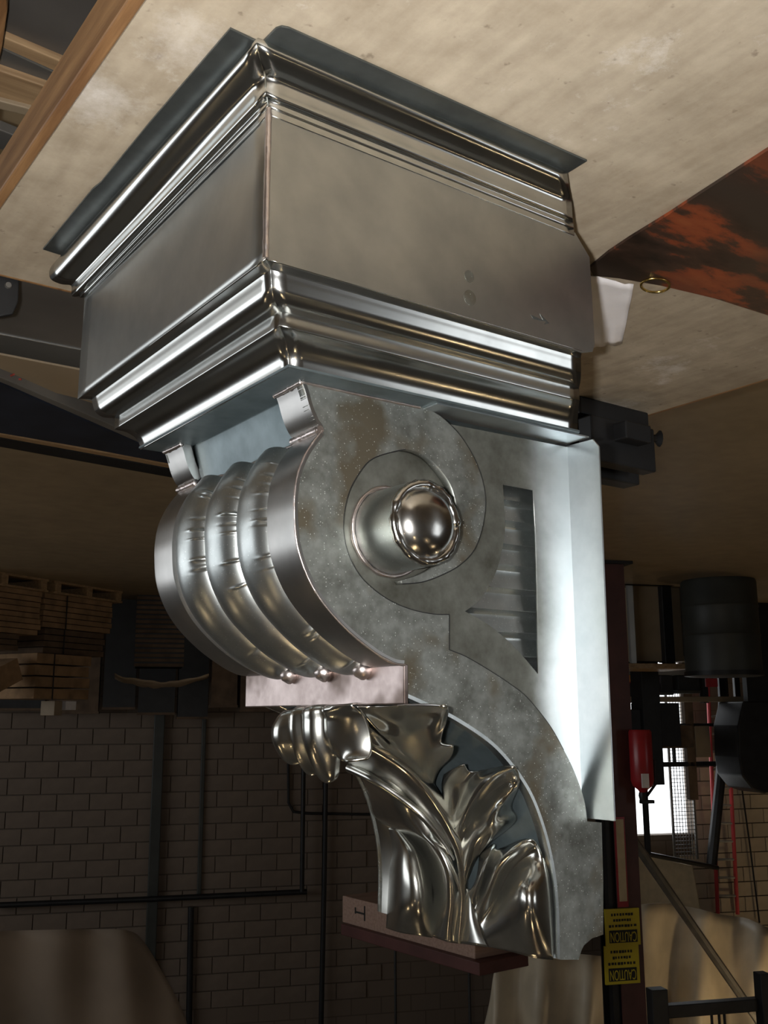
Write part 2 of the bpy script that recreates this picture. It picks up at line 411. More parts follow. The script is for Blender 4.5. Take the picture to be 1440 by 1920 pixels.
# ------------------------------------------------------------------ workbench
t = empty('workbench', (0, 0, 0))
tag(t, 'large worn tan workbench with varnished wooden edge boards carrying the zinc bracket', 'workbench')
PX0, PX1, QY0, QY1 = -0.325, 2.98, -1.15, 1.56
bx = lambda p: -p * K
def bench_box(name, p0, p1, q0, q1, z0, z1, mat, **kw):
    return MB().box(bx(p1), bx(p0), q0 * K, q1 * K, z0, z1).build(name, mat, t, **kw)
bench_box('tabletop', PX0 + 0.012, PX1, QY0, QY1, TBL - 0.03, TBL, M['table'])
MB().box(bx(PX0 + 0.012), bx(PX0 - 0.02), QY0 * K, QY1 * K, TBL - 0.062, TBL).build('edge_board', M['edgewood'], t, bevel=0.003)
MB().box(bx(PX1) - 0.012, bx(PX1), QY0 * K, QY1 * K, TBL - 0.05, TBL).build('edge_board', M['edgewood'], t, bevel=0.003)
MB().box(bx(PX1), bx(PX0), QY1 * K, QY1 * K + 0.01, TBL - 0.05, TBL).build('edge_board', M['edgewood'], t, bevel=0.003)
for p_ in (0.25, 2.8):
    for q_ in (QY0 + 0.2, QY1 - 0.3):
        bench_box('leg', p_ - 0.1, p_ + 0.1, q_ - 0.1, q_ + 0.1, 0, TBL - 0.03, M['pine'])

# ------------------------------------------------------------------ zinc bracket (upside down on the bench)
cb = empty('ornamental_bracket', (0, 0, TBL + .0015), (0, math.pi, 0))
tag(cb, 'large ornate zinc scroll bracket with moulded top, volute and acanthus leaf, on the workbench', 'bracket')
L3 = lambda p, q, z: Vector((p * K, q * K, z * K))
WID = 1.224
# pixel -> bracket coordinates, used to measure outlines on known planes
def cray(x, y):
    cx, cy = (x - 720) / F_PX, (y - 960) / F_PX
    return Vector([RC[0][i] * cx + RC[1][i] * cy + RC[2][i] for i in range(3)])
def on_q(x, y, q):
    r = cray(x, y); t_ = (q - CP.y) / r.y; P = CP + r * t_; return (P.x, P.z)
def on_z0(x, y, z=0.0):
    r = cray(x, y); t_ = (z - CP.z) / r.z; P = CP + r * t_; return (P.x, P.y)

def sweep2(name, pa, pb, fa, fb, mat, n=24, sub=5, solid=0.0012):
    """sheet between two section curves: profile pa placed by fa, blended to pb placed by fb"""
    A_ = catmull(pa, sub); B_ = catmull(pb, sub)
    rows = []
    for i in range(n + 1):
        s = i / n; row = []
        for a, b in zip(A_, B_):
            va, vb = Vector(fa(*a)), Vector(fb(*b))
            row.append(va.lerp(vb, s) * K)
        rows.append(row)
    return MB().grid(rows).build(name, mat, cb, smooth=True, angle=38, solid=solid)

CN2 = [(.055, 0), (.067, -.010), (.074, -.024), (.068, -.038), (.048, -.050), (.026, -.060), (.020, -.080), (.018, -.102), (.006, -.106), (.004, -.120), (0, -.122), (0, -.14)]
CF2 = [(.055, 0), (.071, -.014), (.086, -.035), (.091, -.060), (.084, -.084), (.060, -.101), (.034, -.110), (.031, -.146), (.012, -.148), (.010, -.153), (0, -.154), (0, -.16)]
sweep2('crown_moulding', CN2, CF2, lambda u, z: (-u, -u, z), lambda u, z: (-u, WID + u, z), M['moulding'])
CE2 = [(u * .95, z * 1.08) for u, z in CN2]
sweep2('crown_moulding', CN2, CE2, lambda u, z: (-u, -u, z), lambda u, z: (1.0 - 1.3 * u, -u, z), M['moulding'])

def flange(poly, name='nailing_flange'):
    return MB().prism(poly, -0.006, 0.0, lambda v: L3(v.x, v.y, v.z)).build(name, M['flange'], cb, bevel=0.0008)
flange([(-.054, -.05), (-.130, -.054), (-.132, 0.4), (-.128, 0.75), (-.134, 0.8), (-.131, WID + .045), (-.054, WID + .054)])
flange([(-.05, -.054), (-.048, -.112), (-.040, -.126), (-.024, -.131), (.923, -.132), (.925, -.054)])

def wavy_panel(name, P00, P10, P11, P01, mat, amp=0.002, n=16, seed=0.0, poly=None):
    rows = []
    P00, P10, P11, P01 = map(Vector, (P00, P10, P11, P01))
    nrm = (P10 - P00).cross(P01 - P00).normalized()
    for i in range(n + 1):
        row = []
        for j in range(n + 1):
            u, v = i / n, j / n
            P = P00.lerp(P10, u).lerp(P01.lerp(P11, u), v)
            P = P + nrm * amp * noise.noise(Vector((u * 2.2 + seed, v * 1.6, seed)))
            row.append(P * K)
        rows.append(row)
    return MB().grid(rows).build(name, mat, cb, smooth=True, angle=40, solid=0.0012)
wavy_panel('fascia_panel', (0.004, 0, -.118), (0.004, WID, -.15), (0, WID, -.503), (0.004, 0, -.496), M['fascia'], 0.004, seed=1.3)
# side panel with its clipped back corner
sp = [(0.0, -.118), (1.006, -.140), (1.061, -.200), (1.066, -.465), (1.055, -.490), (1.013, -.502), (0.0, -.496)]
MB().prism(sp, 0.0, 0.004, lambda v: L3(v.x, v.z, v.y)).build('fascia_panel', M['fascia'], cb)
for (mx, my, mr) in ((880, 516, .016), (881, 556, .020)):
    c0 = on_q(mx, my, -.0005)
    MB().prism([(c0[0] + mr * math.cos(2 * math.pi * k / 24), c0[1] + mr * 1.05 * math.sin(2 * math.pi * k / 24)) for k in range(24)], -.0008, .0005, lambda v: L3(v.x, v.z, v.y)).build('round_mark', M['dull'], cb)  # dull round discs on the side panel
tick = [on_q(x, y, -.0005) for x, y in [(995, 588), (1018, 598), (1012, 586), (1030, 604), (1020, 606), (1024, 601), (1000, 596)]]
MB().prism(tick, -.0008, .0005, lambda v: L3(v.x, v.z, v.y)).build('scribed_mark', M['flange'], cb)
MB().prism([(0.0, -.15), (1.06, -.15), (1.06, -.5), (0.0, -.5)], WID - .004, WID, lambda v: L3(v.x, v.z, v.y)).build('fascia_panel', M['fascia'], cb)
MB().box(0.99 * K, 0.994 * K, 0.01 * K, (WID - .01) * K, -.5 * K, -.02 * K).build('back_panel', M['dull'], cb)

LP = [(0, -.496), (.028, -.500), (.033, -.506), (.037, -.524), (.044, -.545), (.062, -.562), (.088, -.567), (.091, -.572), (.091, -.600), (.095, -.606), (.118, -.615), (.138, -.632), (.150, -.652), (.155, -.676)]
sweep2('bed_moulding', LP, LP, lambda d, z: (d, d, z), lambda d, z: (d, WID - d, z - .004), M['moulding'])
sweep2('bed_moulding', LP, LP, lambda d, z: (d, d, z), lambda d, z: (1.012 + d * .86, d, z), M['moulding'])
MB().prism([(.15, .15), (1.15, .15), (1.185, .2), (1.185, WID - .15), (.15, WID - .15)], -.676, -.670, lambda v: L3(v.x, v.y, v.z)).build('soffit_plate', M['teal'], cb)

def solder(pts, r, seed=0.0, name='solder_seam', mat='solder', n=7, amp=0.5, parent=cb):
    P = catmull([tuple(p) for p in pts], max(2, int(40 / len(pts))))
    rad = [K * r * (1 + amp * noise.noise(Vector((i * 0.55 + seed, seed, 0)))) for i in range(len(P))]
    return MB().tube([Vector(p) * K for p in P], rad, n).build(name, M[mat], parent, smooth=True, angle=80)
solder([(-.054, -.054, -.004), (-.070, -.070, -.022), (-.064, -.064, -.040), (-.028, -.028, -.058), (-.018, -.018, -.09), (-.004, -.004, -.118)], .0024, 2.0, mat='dull', amp=.3)
solder([(.002, .002, -.118), (.001, .001, -.25), (.0, .0, -.38), (.002, .002, -.494)], .0075, 4.0, amp=0.35)
solder([(d + .003, d + .003, z) for d, z in LP], .0022, 6.0, mat='dull', amp=.3)

# -- scroll side plates
QA, QB, QF = .225, .255, 1.065
front_clip = [(.232, -.675), (.243, -.700), (.251, -.725), (.262, -.752), (.276, -.775), (.290, -.789)]
front_arc = [(.290, -.796), (.263, -.832), (.242, -.866), (.222, -.915), (.214, -.965), (.2135, -1.016), (.223, -1.095), (.254, -1.170), (.300, -1.232), (.371, -1.294), (.451, -1.344), (.509, -1.369), (.546, -1.374)]
concave = [(.556, -1.452), (.619, -1.474), (.725, -1.515), (.853, -1.586), (.956, -1.687), (1.012, -1.788), (1.047, -1.903), (1.059, -2.014), (1.056, -2.143)]
px = lambda pts, q=QA: [on_q(x, y, q) for x, y in pts]
arm_out = px([(785, 757), (825, 777), (865, 817), (895, 870), (910, 927), (906, 980), (890, 1027), (862, 1057), (825, 1077), (790, 1089), (755, 1092)])
arm_in = px([(752, 1086), (790, 1074), (825, 1053), (848, 1022), (857, 985), (857, 952), (845, 907), (820, 872), (795, 850), (760, 840), (720, 849), (692, 862), (670, 890), (654, 922), (645, 965), (646, 1005), (657, 1045), (682, 1085), (725, 1120), (770, 1140), (812, 1149), (842, 1150)])
low_edge = px([(842, 1216), (874, 1229), (920, 1256), (959, 1282), (990, 1307), (1031, 1358), (1057, 1404), (1077, 1445), (1095, 1497), (1101, 1538)])
tail = px([(1128, 1540), (1131, 1650), (1131, 1750), (1110, 1757), (1095, 1770), (1090, 1780), (1085, 1797), (1050, 1797)])
outline = [front_clip[0]] + catmull(arm_out, 4) + catmull(arm_in, 4) + catmull(low_edge, 4) + tail \
    + catmull(concave[::-1], 4) + catmull(front_arc[::-1], 4) + catmull(front_clip[::-1], 3)[:-1]

def plate(name, loops, q0, q1, mat, parent=cb, bevel=0.0):
    cu = bpy.data.curves.new(name + '_c', 'CURVE'); cu.dimensions = '2D'; cu.fill_mode = 'BOTH'
    cu.extrude = abs(q1 - q0) / 2
    for lp in loops:
        s = cu.splines.new('POLY'); s.points.add(len(lp) - 1)
        for pt, (a, b) in zip(s.points, lp): pt.co = (a, b, 0, 1)
        s.use_cyclic_u = True
    tmp = bpy.data.objects.new('tmp', cu); COL.objects.link(tmp)
    bpy.context.view_layer.update()
    dg = bpy.context.evaluated_depsgraph_get()
    me = bpy.data.meshes.new_from_object(tmp.evaluated_get(dg))
    bpy.data.objects.remove(tmp); bpy.data.curves.remove(cu)
    qm = (q0 + q1) / 2
    for v in me.vertices:
        x, y, z = v.co; v.co = L3(x, qm + z, y)
    bm = bmesh.new(); bm.from_mesh(me)
    bmesh.ops.remove_doubles(bm, verts=bm.verts, dist=1e-6)
    bmesh.ops.recalc_face_normals(bm, faces=bm.faces); bm.to_mesh(me); bm.free()
    me.name = name
    o = bpy.data.objects.new(name, me); COL.objects.link(o)
    return fin(o, mat, parent, bevel=bevel)
near_plate = plate('scroll_plate', [outline], QA, QB - .001, M['dull']); near_plate['label'] = 'tarnished grey scroll plate with spiral volute'
far_out = [front_clip[0], (.9, -.675), (.95, -1.2)] + catmull(low_edge[5:], 3) + tail + catmull(concave[::-1], 3) + catmull(front_arc[::-1], 3) + catmull(front_clip[::-1], 2)[:-1]
plate('scroll_plate', [far_out], QF - .01, QF, M['dull'])

def seam(P, q, r=.0016):
    P = catmull(P, 4)
    return MB().tube([L3(a, q, b) for a, b in P], K * r, 6).build('dark_seam', M['black'], near_plate, smooth=True)
M_SEAM = [(arm_out, QA + .001), (arm_in[9:], QA + .001), (low_edge[:7], QA + .001)]
for P_, q_ in M_SEAM: seam(P_, q_)
seam([arm_in[-1], low_edge[0]], QA + .001)

# -- recessed web sheet with the reeded window and the wall flange
win_l = px([(943, 906), (945, 945), (947, 985), (943, 1020), (932, 1065), (915, 1100), (897, 1125), (872, 1144)], QB)
win_b = px([(872, 1144), (905, 1162), (940, 1188), (975, 1222), (1009, 1262)], QB)
win_r = px([(1007, 1100), (1004, 1000), (1000, 917)], QB)
window = catmull(win_l, 3)[:-1] + catmull(win_b, 3) + win_r
PW = 1.205
zt, zb_ = -.690, -1.79
web = [(.34, -.70), (PW, zt), (PW, zb_), (1.10, -1.60), (.95, -1.45), (.70, -1.36), (.45, -1.24), (.33, -1.10), (.30, -.95)]
plate('web_sheet', [web, window], QB, QB + .005, M['stained'])
MB().prism([(.128, zt - .025), (.150, zt + .002), (QB + .004, zt + .004), (QB + .004, zb_), (.135, zb_), (.133, -1.3)], PW, PW + .005, lambda v: L3(v.z, v.x, v.y)).build('wall_flange', M['web'], cb, bevel=0.0006)
MB().box((.62) * K, (PW) * K, (.165) * K, (QB + .004) * K, (-.681) * K, (-.6765) * K).build('top_flange', M['web'], cb)
# reeds: saw-toothed flutes whose ends run out on a slope
rows = []
NZ, NP = 150, 40
z0r, z1r = -.80, -1.43
pr0, pr1 = .80, 1.135
pitch = .0645
for i in range(NZ + 1):
    z = z0r + (z1r - z0r) * i / NZ; row = []
    ph = ((-z - .818) / pitch) % 1.0
    saw = .004 + .030 * (min(1, ph / .22) if ph < .22 else 1 - .30 * (ph - .22) / .78) if ph > .02 else .0
    edge = 1.113 + (-.004) * (i / NZ)
    for j in range(NP + 1):
        p = pr0 + (pr1 - pr0) * j / NP
        rampd = max(0.001, (edge - p) * 2.2 + .012 * math.sin(ph * math.pi))
        row.append(L3(p, QB + .006 + min(saw, rampd), z))
    rows.append(row)
MB().grid(rows).build('reeded_panel', M['front'], cb, smooth=True, angle=30)

# -- volute eye
cxp, czp = .523, -1.026
def eyeM(v): return L3(cxp + v.x, v.z, czp + v.y)
eye_ = MB().lathe([(.112, QB), (.111, .2), (.109, .112), (.109, .1)], 48, eyeM).build('eye_drum', M['front'], cb, smooth=True, angle=40)
MB().lathe([(.109, .108), (.106, .101), (.098, .099), (.090, .097), (.084, .088), (.073, .076), (.056, .066), (.032, .060), (.006, .058)], 40, eyeM).build('eye_dome', M['eye'], eye_, smooth=True, angle=80)
solder([(cxp + .098 * math.cos(a), .100, czp + .098 * math.sin(a)) for a in [k * math.pi / 12 for k in range(25)]], .0125, 8.0, 'solder_ring', amp=.6, mat='eye', parent=eye_)
solder([(cxp + .118 * math.cos(a), QB - .004, czp + .118 * math.sin(a)) for a in [k * math.pi / 12 for k in range(25)]], .0060, 9.0, 'solder_ring', amp=.7, parent=eye_)

# -- front of the scroll: rims, channel, beads
def normals(C):
    out = []
    for i in range(len(C)):
        a = Vector(C[max(i - 1, 0)]); b = Vector(C[min(i + 1, len(C) - 1)]); t_ = (b - a).normalized()
        out.append(Vector((-t_.y, t_.x)))
    return out
ARC = catmull(front_arc, 7); ARN = normals(ARC)
# inward = towards +p at the widest point
if ARN[len(ARC) // 2].x < 0: ARN = [-n for n in ARN]
def loft(name, curve, nrm, section, mat, fn=None, parent=cb, **kw):
    rows = []
    for i, (c, n) in enumerate(zip(curve, nrm)):
        row = []
        for k, (q, d) in enumerate(section):
            if fn: d = fn(i / (len(curve) - 1), q, d)
            row.append(L3(c[0] + n.x * d, q, c[1] + n.y * d))
        rows.append(row)
    return MB().grid(rows).build(name, mat, parent, smooth=True, angle=40, **kw)
loft('rim_band', ARC, ARN, [(QA - .002, .012), (QA - .002, 0), (.235, -.001), (.345, -.001), (.355, 0), (.357, .07)], M['rim'])
loft('rim_band', ARC, ARN, [(.933, .07), (.935, 0), (.945, -.001), (1.055, -.001), (QF + .002, 0), (QF + .002, .012)], M['rim'])
FINE = catmull(front_arc, 30); FNN = normals(FINE)
if FNN[len(FINE) // 2].x < 0: FNN = [-n for n in FNN]
BEADS = (.452, .645, .838)
pk = [(random.uniform(.10, .90), random.randrange(3), random.uniform(.004, .010), random.uniform(.003, .006)) for _ in range(34)]
loft('channel_sheet', FINE, FNN, [(.352 + (.938 - .352) * k / 24, .056) for k in range(25)], M['front'])
def bead(ib):
    qc = BEADS[ib]; r = .0985
    sec_ = [(qc - r * math.cos(a), .055 - .074 * max(0.0, math.sin(a)) ** .9) for a in [math.pi * k / 26 for k in range(27)]]
    mine = [(tc, amp, wd) for tc, i_, amp, wd in pk if i_ == ib]
    def shape(t_, q, d):
        f = min(1, (1 - t_) / .04) if t_ > .96 else 1
        f = max(0.0, f) ** .5
        g_ = max(0.0, min(1.0, t_ / .03)) ** .5
        side = math.exp(-((q - (qc - r * .80)) / (r * .22)) ** 2)      # wrinkles on the near flank only
        wr_ = sum(amp * math.exp(-((t_ - tc) / wd) ** 2) * (1 if k % 3 else -.7) for k, (tc, amp, wd) in enumerate(mine)) * side
        return .055 - (.055 - d) * f * g_ - wr_ + .0018 * noise.noise(Vector((t_ * 10, q * 7, 2)))
    o_ = loft('bead', FINE, FNN, sec_, M['front'], shape)
    P0 = Vector(ARC[-5]); nq = qc - .062
    MB().lathe([(.004, -.026), (.022, -.016), (.030, 0), (.024, .016), (.008, .026)], 12, lambda v: L3(P0.x + v.x + .004, nq + v.y, P0.y + v.z - .008)).build('solder_knob', M['solder'], o_, smooth=True, angle=90)
for ib in range(3): bead(ib)
# clips between soffit and volute, neck plate, solder ledges
CL = catmull(front_clip, 5); CLN = normals(CL)
if CLN[len(CL) // 2].x < 0: CLN = [-n for n in CLN]
loft('neck_strip', CL, CLN, [(QA - .002, .01), (QA - .002, 0), (.358, 0), (.358, .03)], M['rim'])
loft('neck_strip', CL, CLN, [(.943, .03), (.943, 0), (QF + .002, 0), (QF + .002, .01)], M['rim'])
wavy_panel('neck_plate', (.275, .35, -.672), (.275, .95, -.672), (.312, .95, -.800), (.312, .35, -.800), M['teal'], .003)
solder([(.287, QA - .004, -.793), (.286, .29, -.795), (.290, .365, -.794)], .011, 1.0)
solder([(.287, .94, -.793), (.284, 1.0, -.796), (.287, QF + .004, -.793)], .011, 3.0)
solder([(.305, .36, -.797), (.300, .5, -.800), (.300, .65, -.803), (.300, .8, -.800), (.300, .94, -.797)], .006, 5.0)
solder([(.232, QA, -.677), (.232, .30, -.679), (.234, .362, -.678)], .007, 11.0)
solder([(.234, .94, -.678), (.232, 1.0, -.679), (.232, QF, -.677)], .007, 12.0)
solder([(c[0] + .002, QA - .002, c[1]) for c in front_arc], .0032, 7.0)
solder([(.236, QA - .002, -.678), (.4, QA - .002, -.679), (.606, QA - .002, -.678)], .0042, 13.0)
# tinned cross bar
MB().box(.543 * K, .558 * K, (QA - .004) * K, (QF + .006) * K, -1.472 * K, -1.371 * K).build('cross_bar', M['bar'], cb, bevel=0.0015)
solder([(.553, .24, -1.374), (.552, .5, -1.372), (.552, .8, -1.373), (.553, 1.05, -1.374)], .0065, 15.0)

# -- concave lower front
GC = catmull(concave, 8)
GN = normals(GC)
if GN[len(GC) // 2].x > 0: GN = [-n for n in GN]      # outward, towards the front
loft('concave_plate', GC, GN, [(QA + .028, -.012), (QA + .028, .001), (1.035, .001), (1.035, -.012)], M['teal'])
loft('edge_lap', GC, GN, [(QA - .002, -.006), (QA - .002, .0035), (QA + .026, .004), (QA + .032, .0015)], M['front'])
loft('edge_lap', GC, GN, [(.955, .0015), (.96, .004), (1.037, .0035), (1.038, -.01)], M['leaf'])
solder([(c[0], QA + .005, c[1]) for c in concave[1:]], .0024, 21.0, 'solder_seam', 'front', amp=.4)

# -- acanthus leaf: measured as (pixel, height above the concave front)
def S(x, y, h):
    r = cray(x, y); best = None
    off = [(c[0] + n.x * h, c[1] + n.y * h) for c, n in zip(GC, GN)]
    a0 = (off[0][0] * 2 - off[1][0], off[0][1] * 2 - off[1][1]); a1 = (off[-1][0] * 9 - off[-2][0] * 8, off[-1][1] * 9 - off[-2][1] * 8)
    off = [(off[0][0] - .3, off[0][1] + .07)] + off + [a1]
    for (ax, az), (bx_, bz) in zip(off, off[1:]):
        dx, dz = bx_ - ax, bz - az
        den = r.x * dz - r.z * dx
        if abs(den) < 1e-9: continue
        t_ = ((ax - CP.x) * dz - (az - CP.z) * dx) / den
        if t_ < .5: continue
        s_ = ((CP.x + r.x * t_ - ax) * dx + (CP.z + r.z * t_ - az) * dz) / (dx * dx + dz * dz)
        if -1e-6 <= s_ <= 1 + 1e-6:
            P = CP + r * t_
            if best is None or t_ < best[0]: best = (t_, P)
    return best[1] if best else CP + r * 2.9
leaf_parts = []
def patch(name, grid, su=6, sv=6, solid=0.0022, mat='leaf', parent=None):
    g = [[tuple(S(*c)) for c in row] for row in grid]
    g = [catmull(row, sv) for row in g]
    cols = list(zip(*g)); cols = [catmull(list(c), su) for c in cols]
    rows = [[Vector(P) * K for P in r] for r in zip(*cols)]
    o = MB().grid(rows).build(name, M[mat], parent or leaf, smooth=True, angle=60, solid=solid)
    return o
def stem(name, path, r0, r1):
    P = catmull([tuple(S(*c)) for c in path], 6)
    n = len(P)
    return MB().tube([Vector(p) * K for p in P], [K * (r0 + (r1 - r0) * i / (n - 1)) for i in range(n)], 10).build(name, M['leaf'], leaf, smooth=True, angle=80)

leaf = patch('acanthus_leaf', [
    [(636, 1420, .07), (652, 1402, .10), (664, 1385, .10), (676, 1366, .06)],
    [(686, 1446, .07), (703, 1428, .105), (718, 1412, .105), (733, 1396, .06)],
    [(742, 1480, .07), (757, 1460, .105), (770, 1446, .10), (783, 1432, .05)],
    [(793, 1524, .07), (804, 1508, .10), (814, 1496, .09), (824, 1484, .045)],
    [(828, 1568, .05), (838, 1557, .075), (846, 1550, .07), (854, 1542, .035)],
    [(850, 1600, .03), (856, 1594, .05), (862, 1590, .045), (868, 1586, .02)]], parent=cb)
leaf['label'] = 'polished acanthus leaf with curled tip'
patch('leaf_lobe', [
    [(668, 1436, .03), (690, 1442, .06), (715, 1452, .085), (745, 1466, .085), (772, 1480, .05)],
    [(690, 1485, .0), (715, 1490, .05), (745, 1500, .085), (778, 1512, .075), (802, 1525, .045)],
    [(703, 1530, .0), (740, 1540, .05), (775, 1550, .09), (808, 1560, .075), (832, 1572, .04)],
    [(757, 1566, .0), (785, 1575, .05), (812, 1585, .09), (838, 1598, .07), (855, 1612, .035)],
    [(797, 1615, .0), (815, 1622, .05), (837, 1632, .085), (855, 1645, .06), (867, 1655, .025)],
    [(812, 1665, .0), (824, 1672, .045), (842, 1682, .075), (858, 1690, .05), (869, 1695, .015)],
    [(811, 1710, .0), (822, 1714, .04), (838, 1722, .065), (852, 1728, .045), (864, 1731, .01)],
    [(808, 1752, .0), (820, 1757, .04), (835, 1762, .055), (848, 1765, .04), (860, 1767, .005)]])
stem('leaf_stem', [(668, 1336, .03), (694, 1374, .07), (737, 1418, .085), (792, 1478, .085), (832, 1535, .075), (860, 1592, .055), (869, 1660, .035), (866, 1720, .02), (862, 1764, .01)], .020, .011)
stem('leaf_stem', [(656, 1438, .08), (694, 1456, .10), (746, 1490, .10), (790, 1526, .09), (828, 1572, .065), (850, 1610, .05)], .016, .009)
stem('leaf_stem', [(684, 1336, .02), (722, 1376, .045), (780, 1440, .06), (815, 1500, .06), (848, 1560, .05), (868, 1612, .035)], .016, .008)
patch('leaf_lobe', [
    [(668, 1322, .03), (700, 1322, .02), (730, 1321, .02), (760, 1319, .03)],
    [(703, 1362, .055), (745, 1352, .02), (790, 1338, .03), (833, 1321, .04)],
    [(737, 1400, .06), (775, 1380, .045), (808, 1362, .06), (838, 1345, .04)],
    [(767, 1435, .06), (793, 1412, .06), (810, 1400, .075), (826, 1388, .08)],
    [(786, 1460, .06), (806, 1436, .06), (825, 1416, .07), (850, 1398, .09)],
    [(799, 1480, .055), (812, 1455, .05), (823, 1438, .05), (840, 1422, .06)],
    [(812, 1500, .05), (812, 1482, .04), (811, 1462, .035), (807, 1443, .03)]])
patch('leaf_lobe', [
    [(835, 1518, .045), (831, 1492, .04), (829, 1470, .035), (833, 1450, .02)],
    [(841, 1532, .05), (846, 1492, .05), (852, 1460, .045), (868, 1431, .075)],
    [(848, 1550, .05), (864, 1502, .045), (875, 1466, .045), (884, 1444, .04)],
    [(855, 1570, .05), (880, 1510, .085), (915, 1460, .08), (956, 1434, .05)],
    [(860, 1590, .05), (890, 1522, .03), (930, 1476, .035), (971, 1444, .03)],
    [(865, 1610, .05), (896, 1545, .065), (936, 1500, .085), (973, 1468, .015)],
    [(868, 1625, .05), (896, 1566, .07), (926, 1532, .10), (958, 1508, .02)],
    [(870, 1640, .05), (900, 1582, .05), (931, 1552, .075), (967, 1536, .015)],
    [(872, 1656, .04), (890, 1612, .035), (905, 1592, .03), (925, 1571, .015)]])
patch('leaf_lobe', [
    [(880, 1672, .04), (890, 1655, .045), (897, 1630, .035), (900, 1600, .03)],
    [(885, 1690, .04), (900, 1650, .075), (912, 1615, .075), (926, 1580, .03)],
    [(890, 1705, .035), (908, 1660, .025), (920, 1625, .025), (934, 1590, .015)],
    [(895, 1720, .04), (915, 1670, .085), (940, 1612, .085), (986, 1571, .03)],
    [(900, 1735, .04), (928, 1690, .03), (960, 1632, .035), (1008, 1582, .015)],
    [(905, 1750, .04), (945, 1708, .075), (985, 1660, .11), (1028, 1640, .01)],
    [(910, 1762, .04), (955, 1737, .08), (995, 1718, .115), (1035, 1718, .01)],
    [(915, 1772, .03), (958, 1781, .05), (1000, 1792, .055), (1037, 1797, .01)]])
patch('leaf_lobe', [
    [(729, 1551, .0), (740, 1552, .02), (752, 1557, .02), (763, 1566, .0)],
    [(737, 1590, .0), (752, 1586, .08), (775, 1588, .07), (791, 1600, .0)],
    [(732, 1625, .0), (752, 1621, .11), (785, 1624, .09), (807, 1640, .0)],
    [(729, 1665, .0), (752, 1664, .12), (790, 1667, .10), (812, 1676, .0)],
    [(727, 1705, .0), (752, 1708, .11), (790, 1712, .09), (812, 1715, .0)],
    [(725, 1738, .0), (752, 1746, .05), (785, 1751, .05), (810, 1756, .0)]])
patch('leaf_base', [
    [(866, 1660, .02), (880, 1664, .02), (894, 1668, .01)],
    [(868, 1715, .015), (882, 1718, .03), (898, 1722, .02)],
    [(862, 1766, .01), (888, 1770, .03), (916, 1774, .02)]])
# rolled leaf tip under the bar
tip = [(.43, [(662, 1318), (682, 1336), (694, 1366), (698, 1395), (695, 1414), (688, 1421)]), (.465, [(642, 1320), (652, 1340), (662, 1375), (664, 1405), (657, 1421), (650, 1425)]),
       (.53, [(615, 1322), (617, 1345), (622, 1380), (630, 1408), (638, 1420), (645, 1421)]), (.57, [(600, 1322), (598, 1345), (599, 1375), (606, 1398), (616, 1410), (625, 1408)]),
       (.60, [(590, 1322), (583, 1350), (586, 1390), (602, 1430), (620, 1456), (634, 1450)]), (.645, [(578, 1323), (569, 1350), (573, 1395), (588, 1437), (605, 1461), (618, 1461)]),
       (.68, [(566, 1324), (561, 1355), (567, 1395), (577, 1425), (587, 1440), (596, 1440)]), (.72, [(557, 1325), (546, 1355), (551, 1395), (563, 1430), (578, 1449), (590, 1450)]),
       (.76, [(548, 1327), (537, 1355), (541, 1390), (551, 1415), (559, 1425), (567, 1425)]), (.81, [(541, 1329), (522, 1352), (520, 1385), (531, 1412), (544, 1429), (555, 1429)]),
       (.86, [(536, 1332), (514, 1356), (511, 1380), (519, 1402), (529, 1416), (540, 1416)]), (.90, [(540, 1335), (518, 1358), (515, 1376), (520, 1392), (526, 1400), (534, 1400)])]
g = []
for q, pth in tip:
    pts_ = [(a, q, b) for a, b in (on_q(x, y, q) for x, y in pth)]
    if q in (.57, .68, .76): pts_ = [(a + .022, q_, b) for a, q_, b in pts_]
    pts_ = [(.66, q, -1.474)] + pts_
    g.append(catmull(pts_, 5))
gc = [catmull(list(c), 5) for c in zip(*g)]
MB().grid([[Vector(P) * K for P in r] for r in gc]).build('leaf_tip', M['leaf'], leaf, smooth=True, angle=70, solid=0.003)

# ------------------------------------------------------------------ things on the bench
cpoly = [on_z0(*c) for c in [(1105, 497), (1140, 468), (1180, 441), (1250, 398), (1320, 352), (1440, 274), (1620, 158), (1760, 80), (1900, 420), (1750, 690), (1580, 636), (1440, 586), (1340, 554), (1240, 530), (1160, 516), (1112, 511)]]
cpoly = [(min(a, 2.88), max(c, -1.08)) for a, c in cpoly]
MB().prism(cpoly, -.012, -.002, lambda v: real(v.x, v.y, v.z)).build('copper_sheet', M['copper'])
tag(bpy.data.objects['copper_sheet'], 'dark patinated copper sheet with orange patches lying on the workbench', 'sheet')
ring = [on_z0(1228 + 27 * math.cos(a), 527 + 13 * math.sin(a)) for a in [2 * math.pi * k / 28 for k in range(29)]]
o = MB().tube([real(a, b, -.016) for a, b in ring], .0022, 6, cap=False).build('wire_ring', M['brass'], None, smooth=True, angle=90)
tag(o, 'small golden wire ring at the edge of the copper sheet', 'ring')
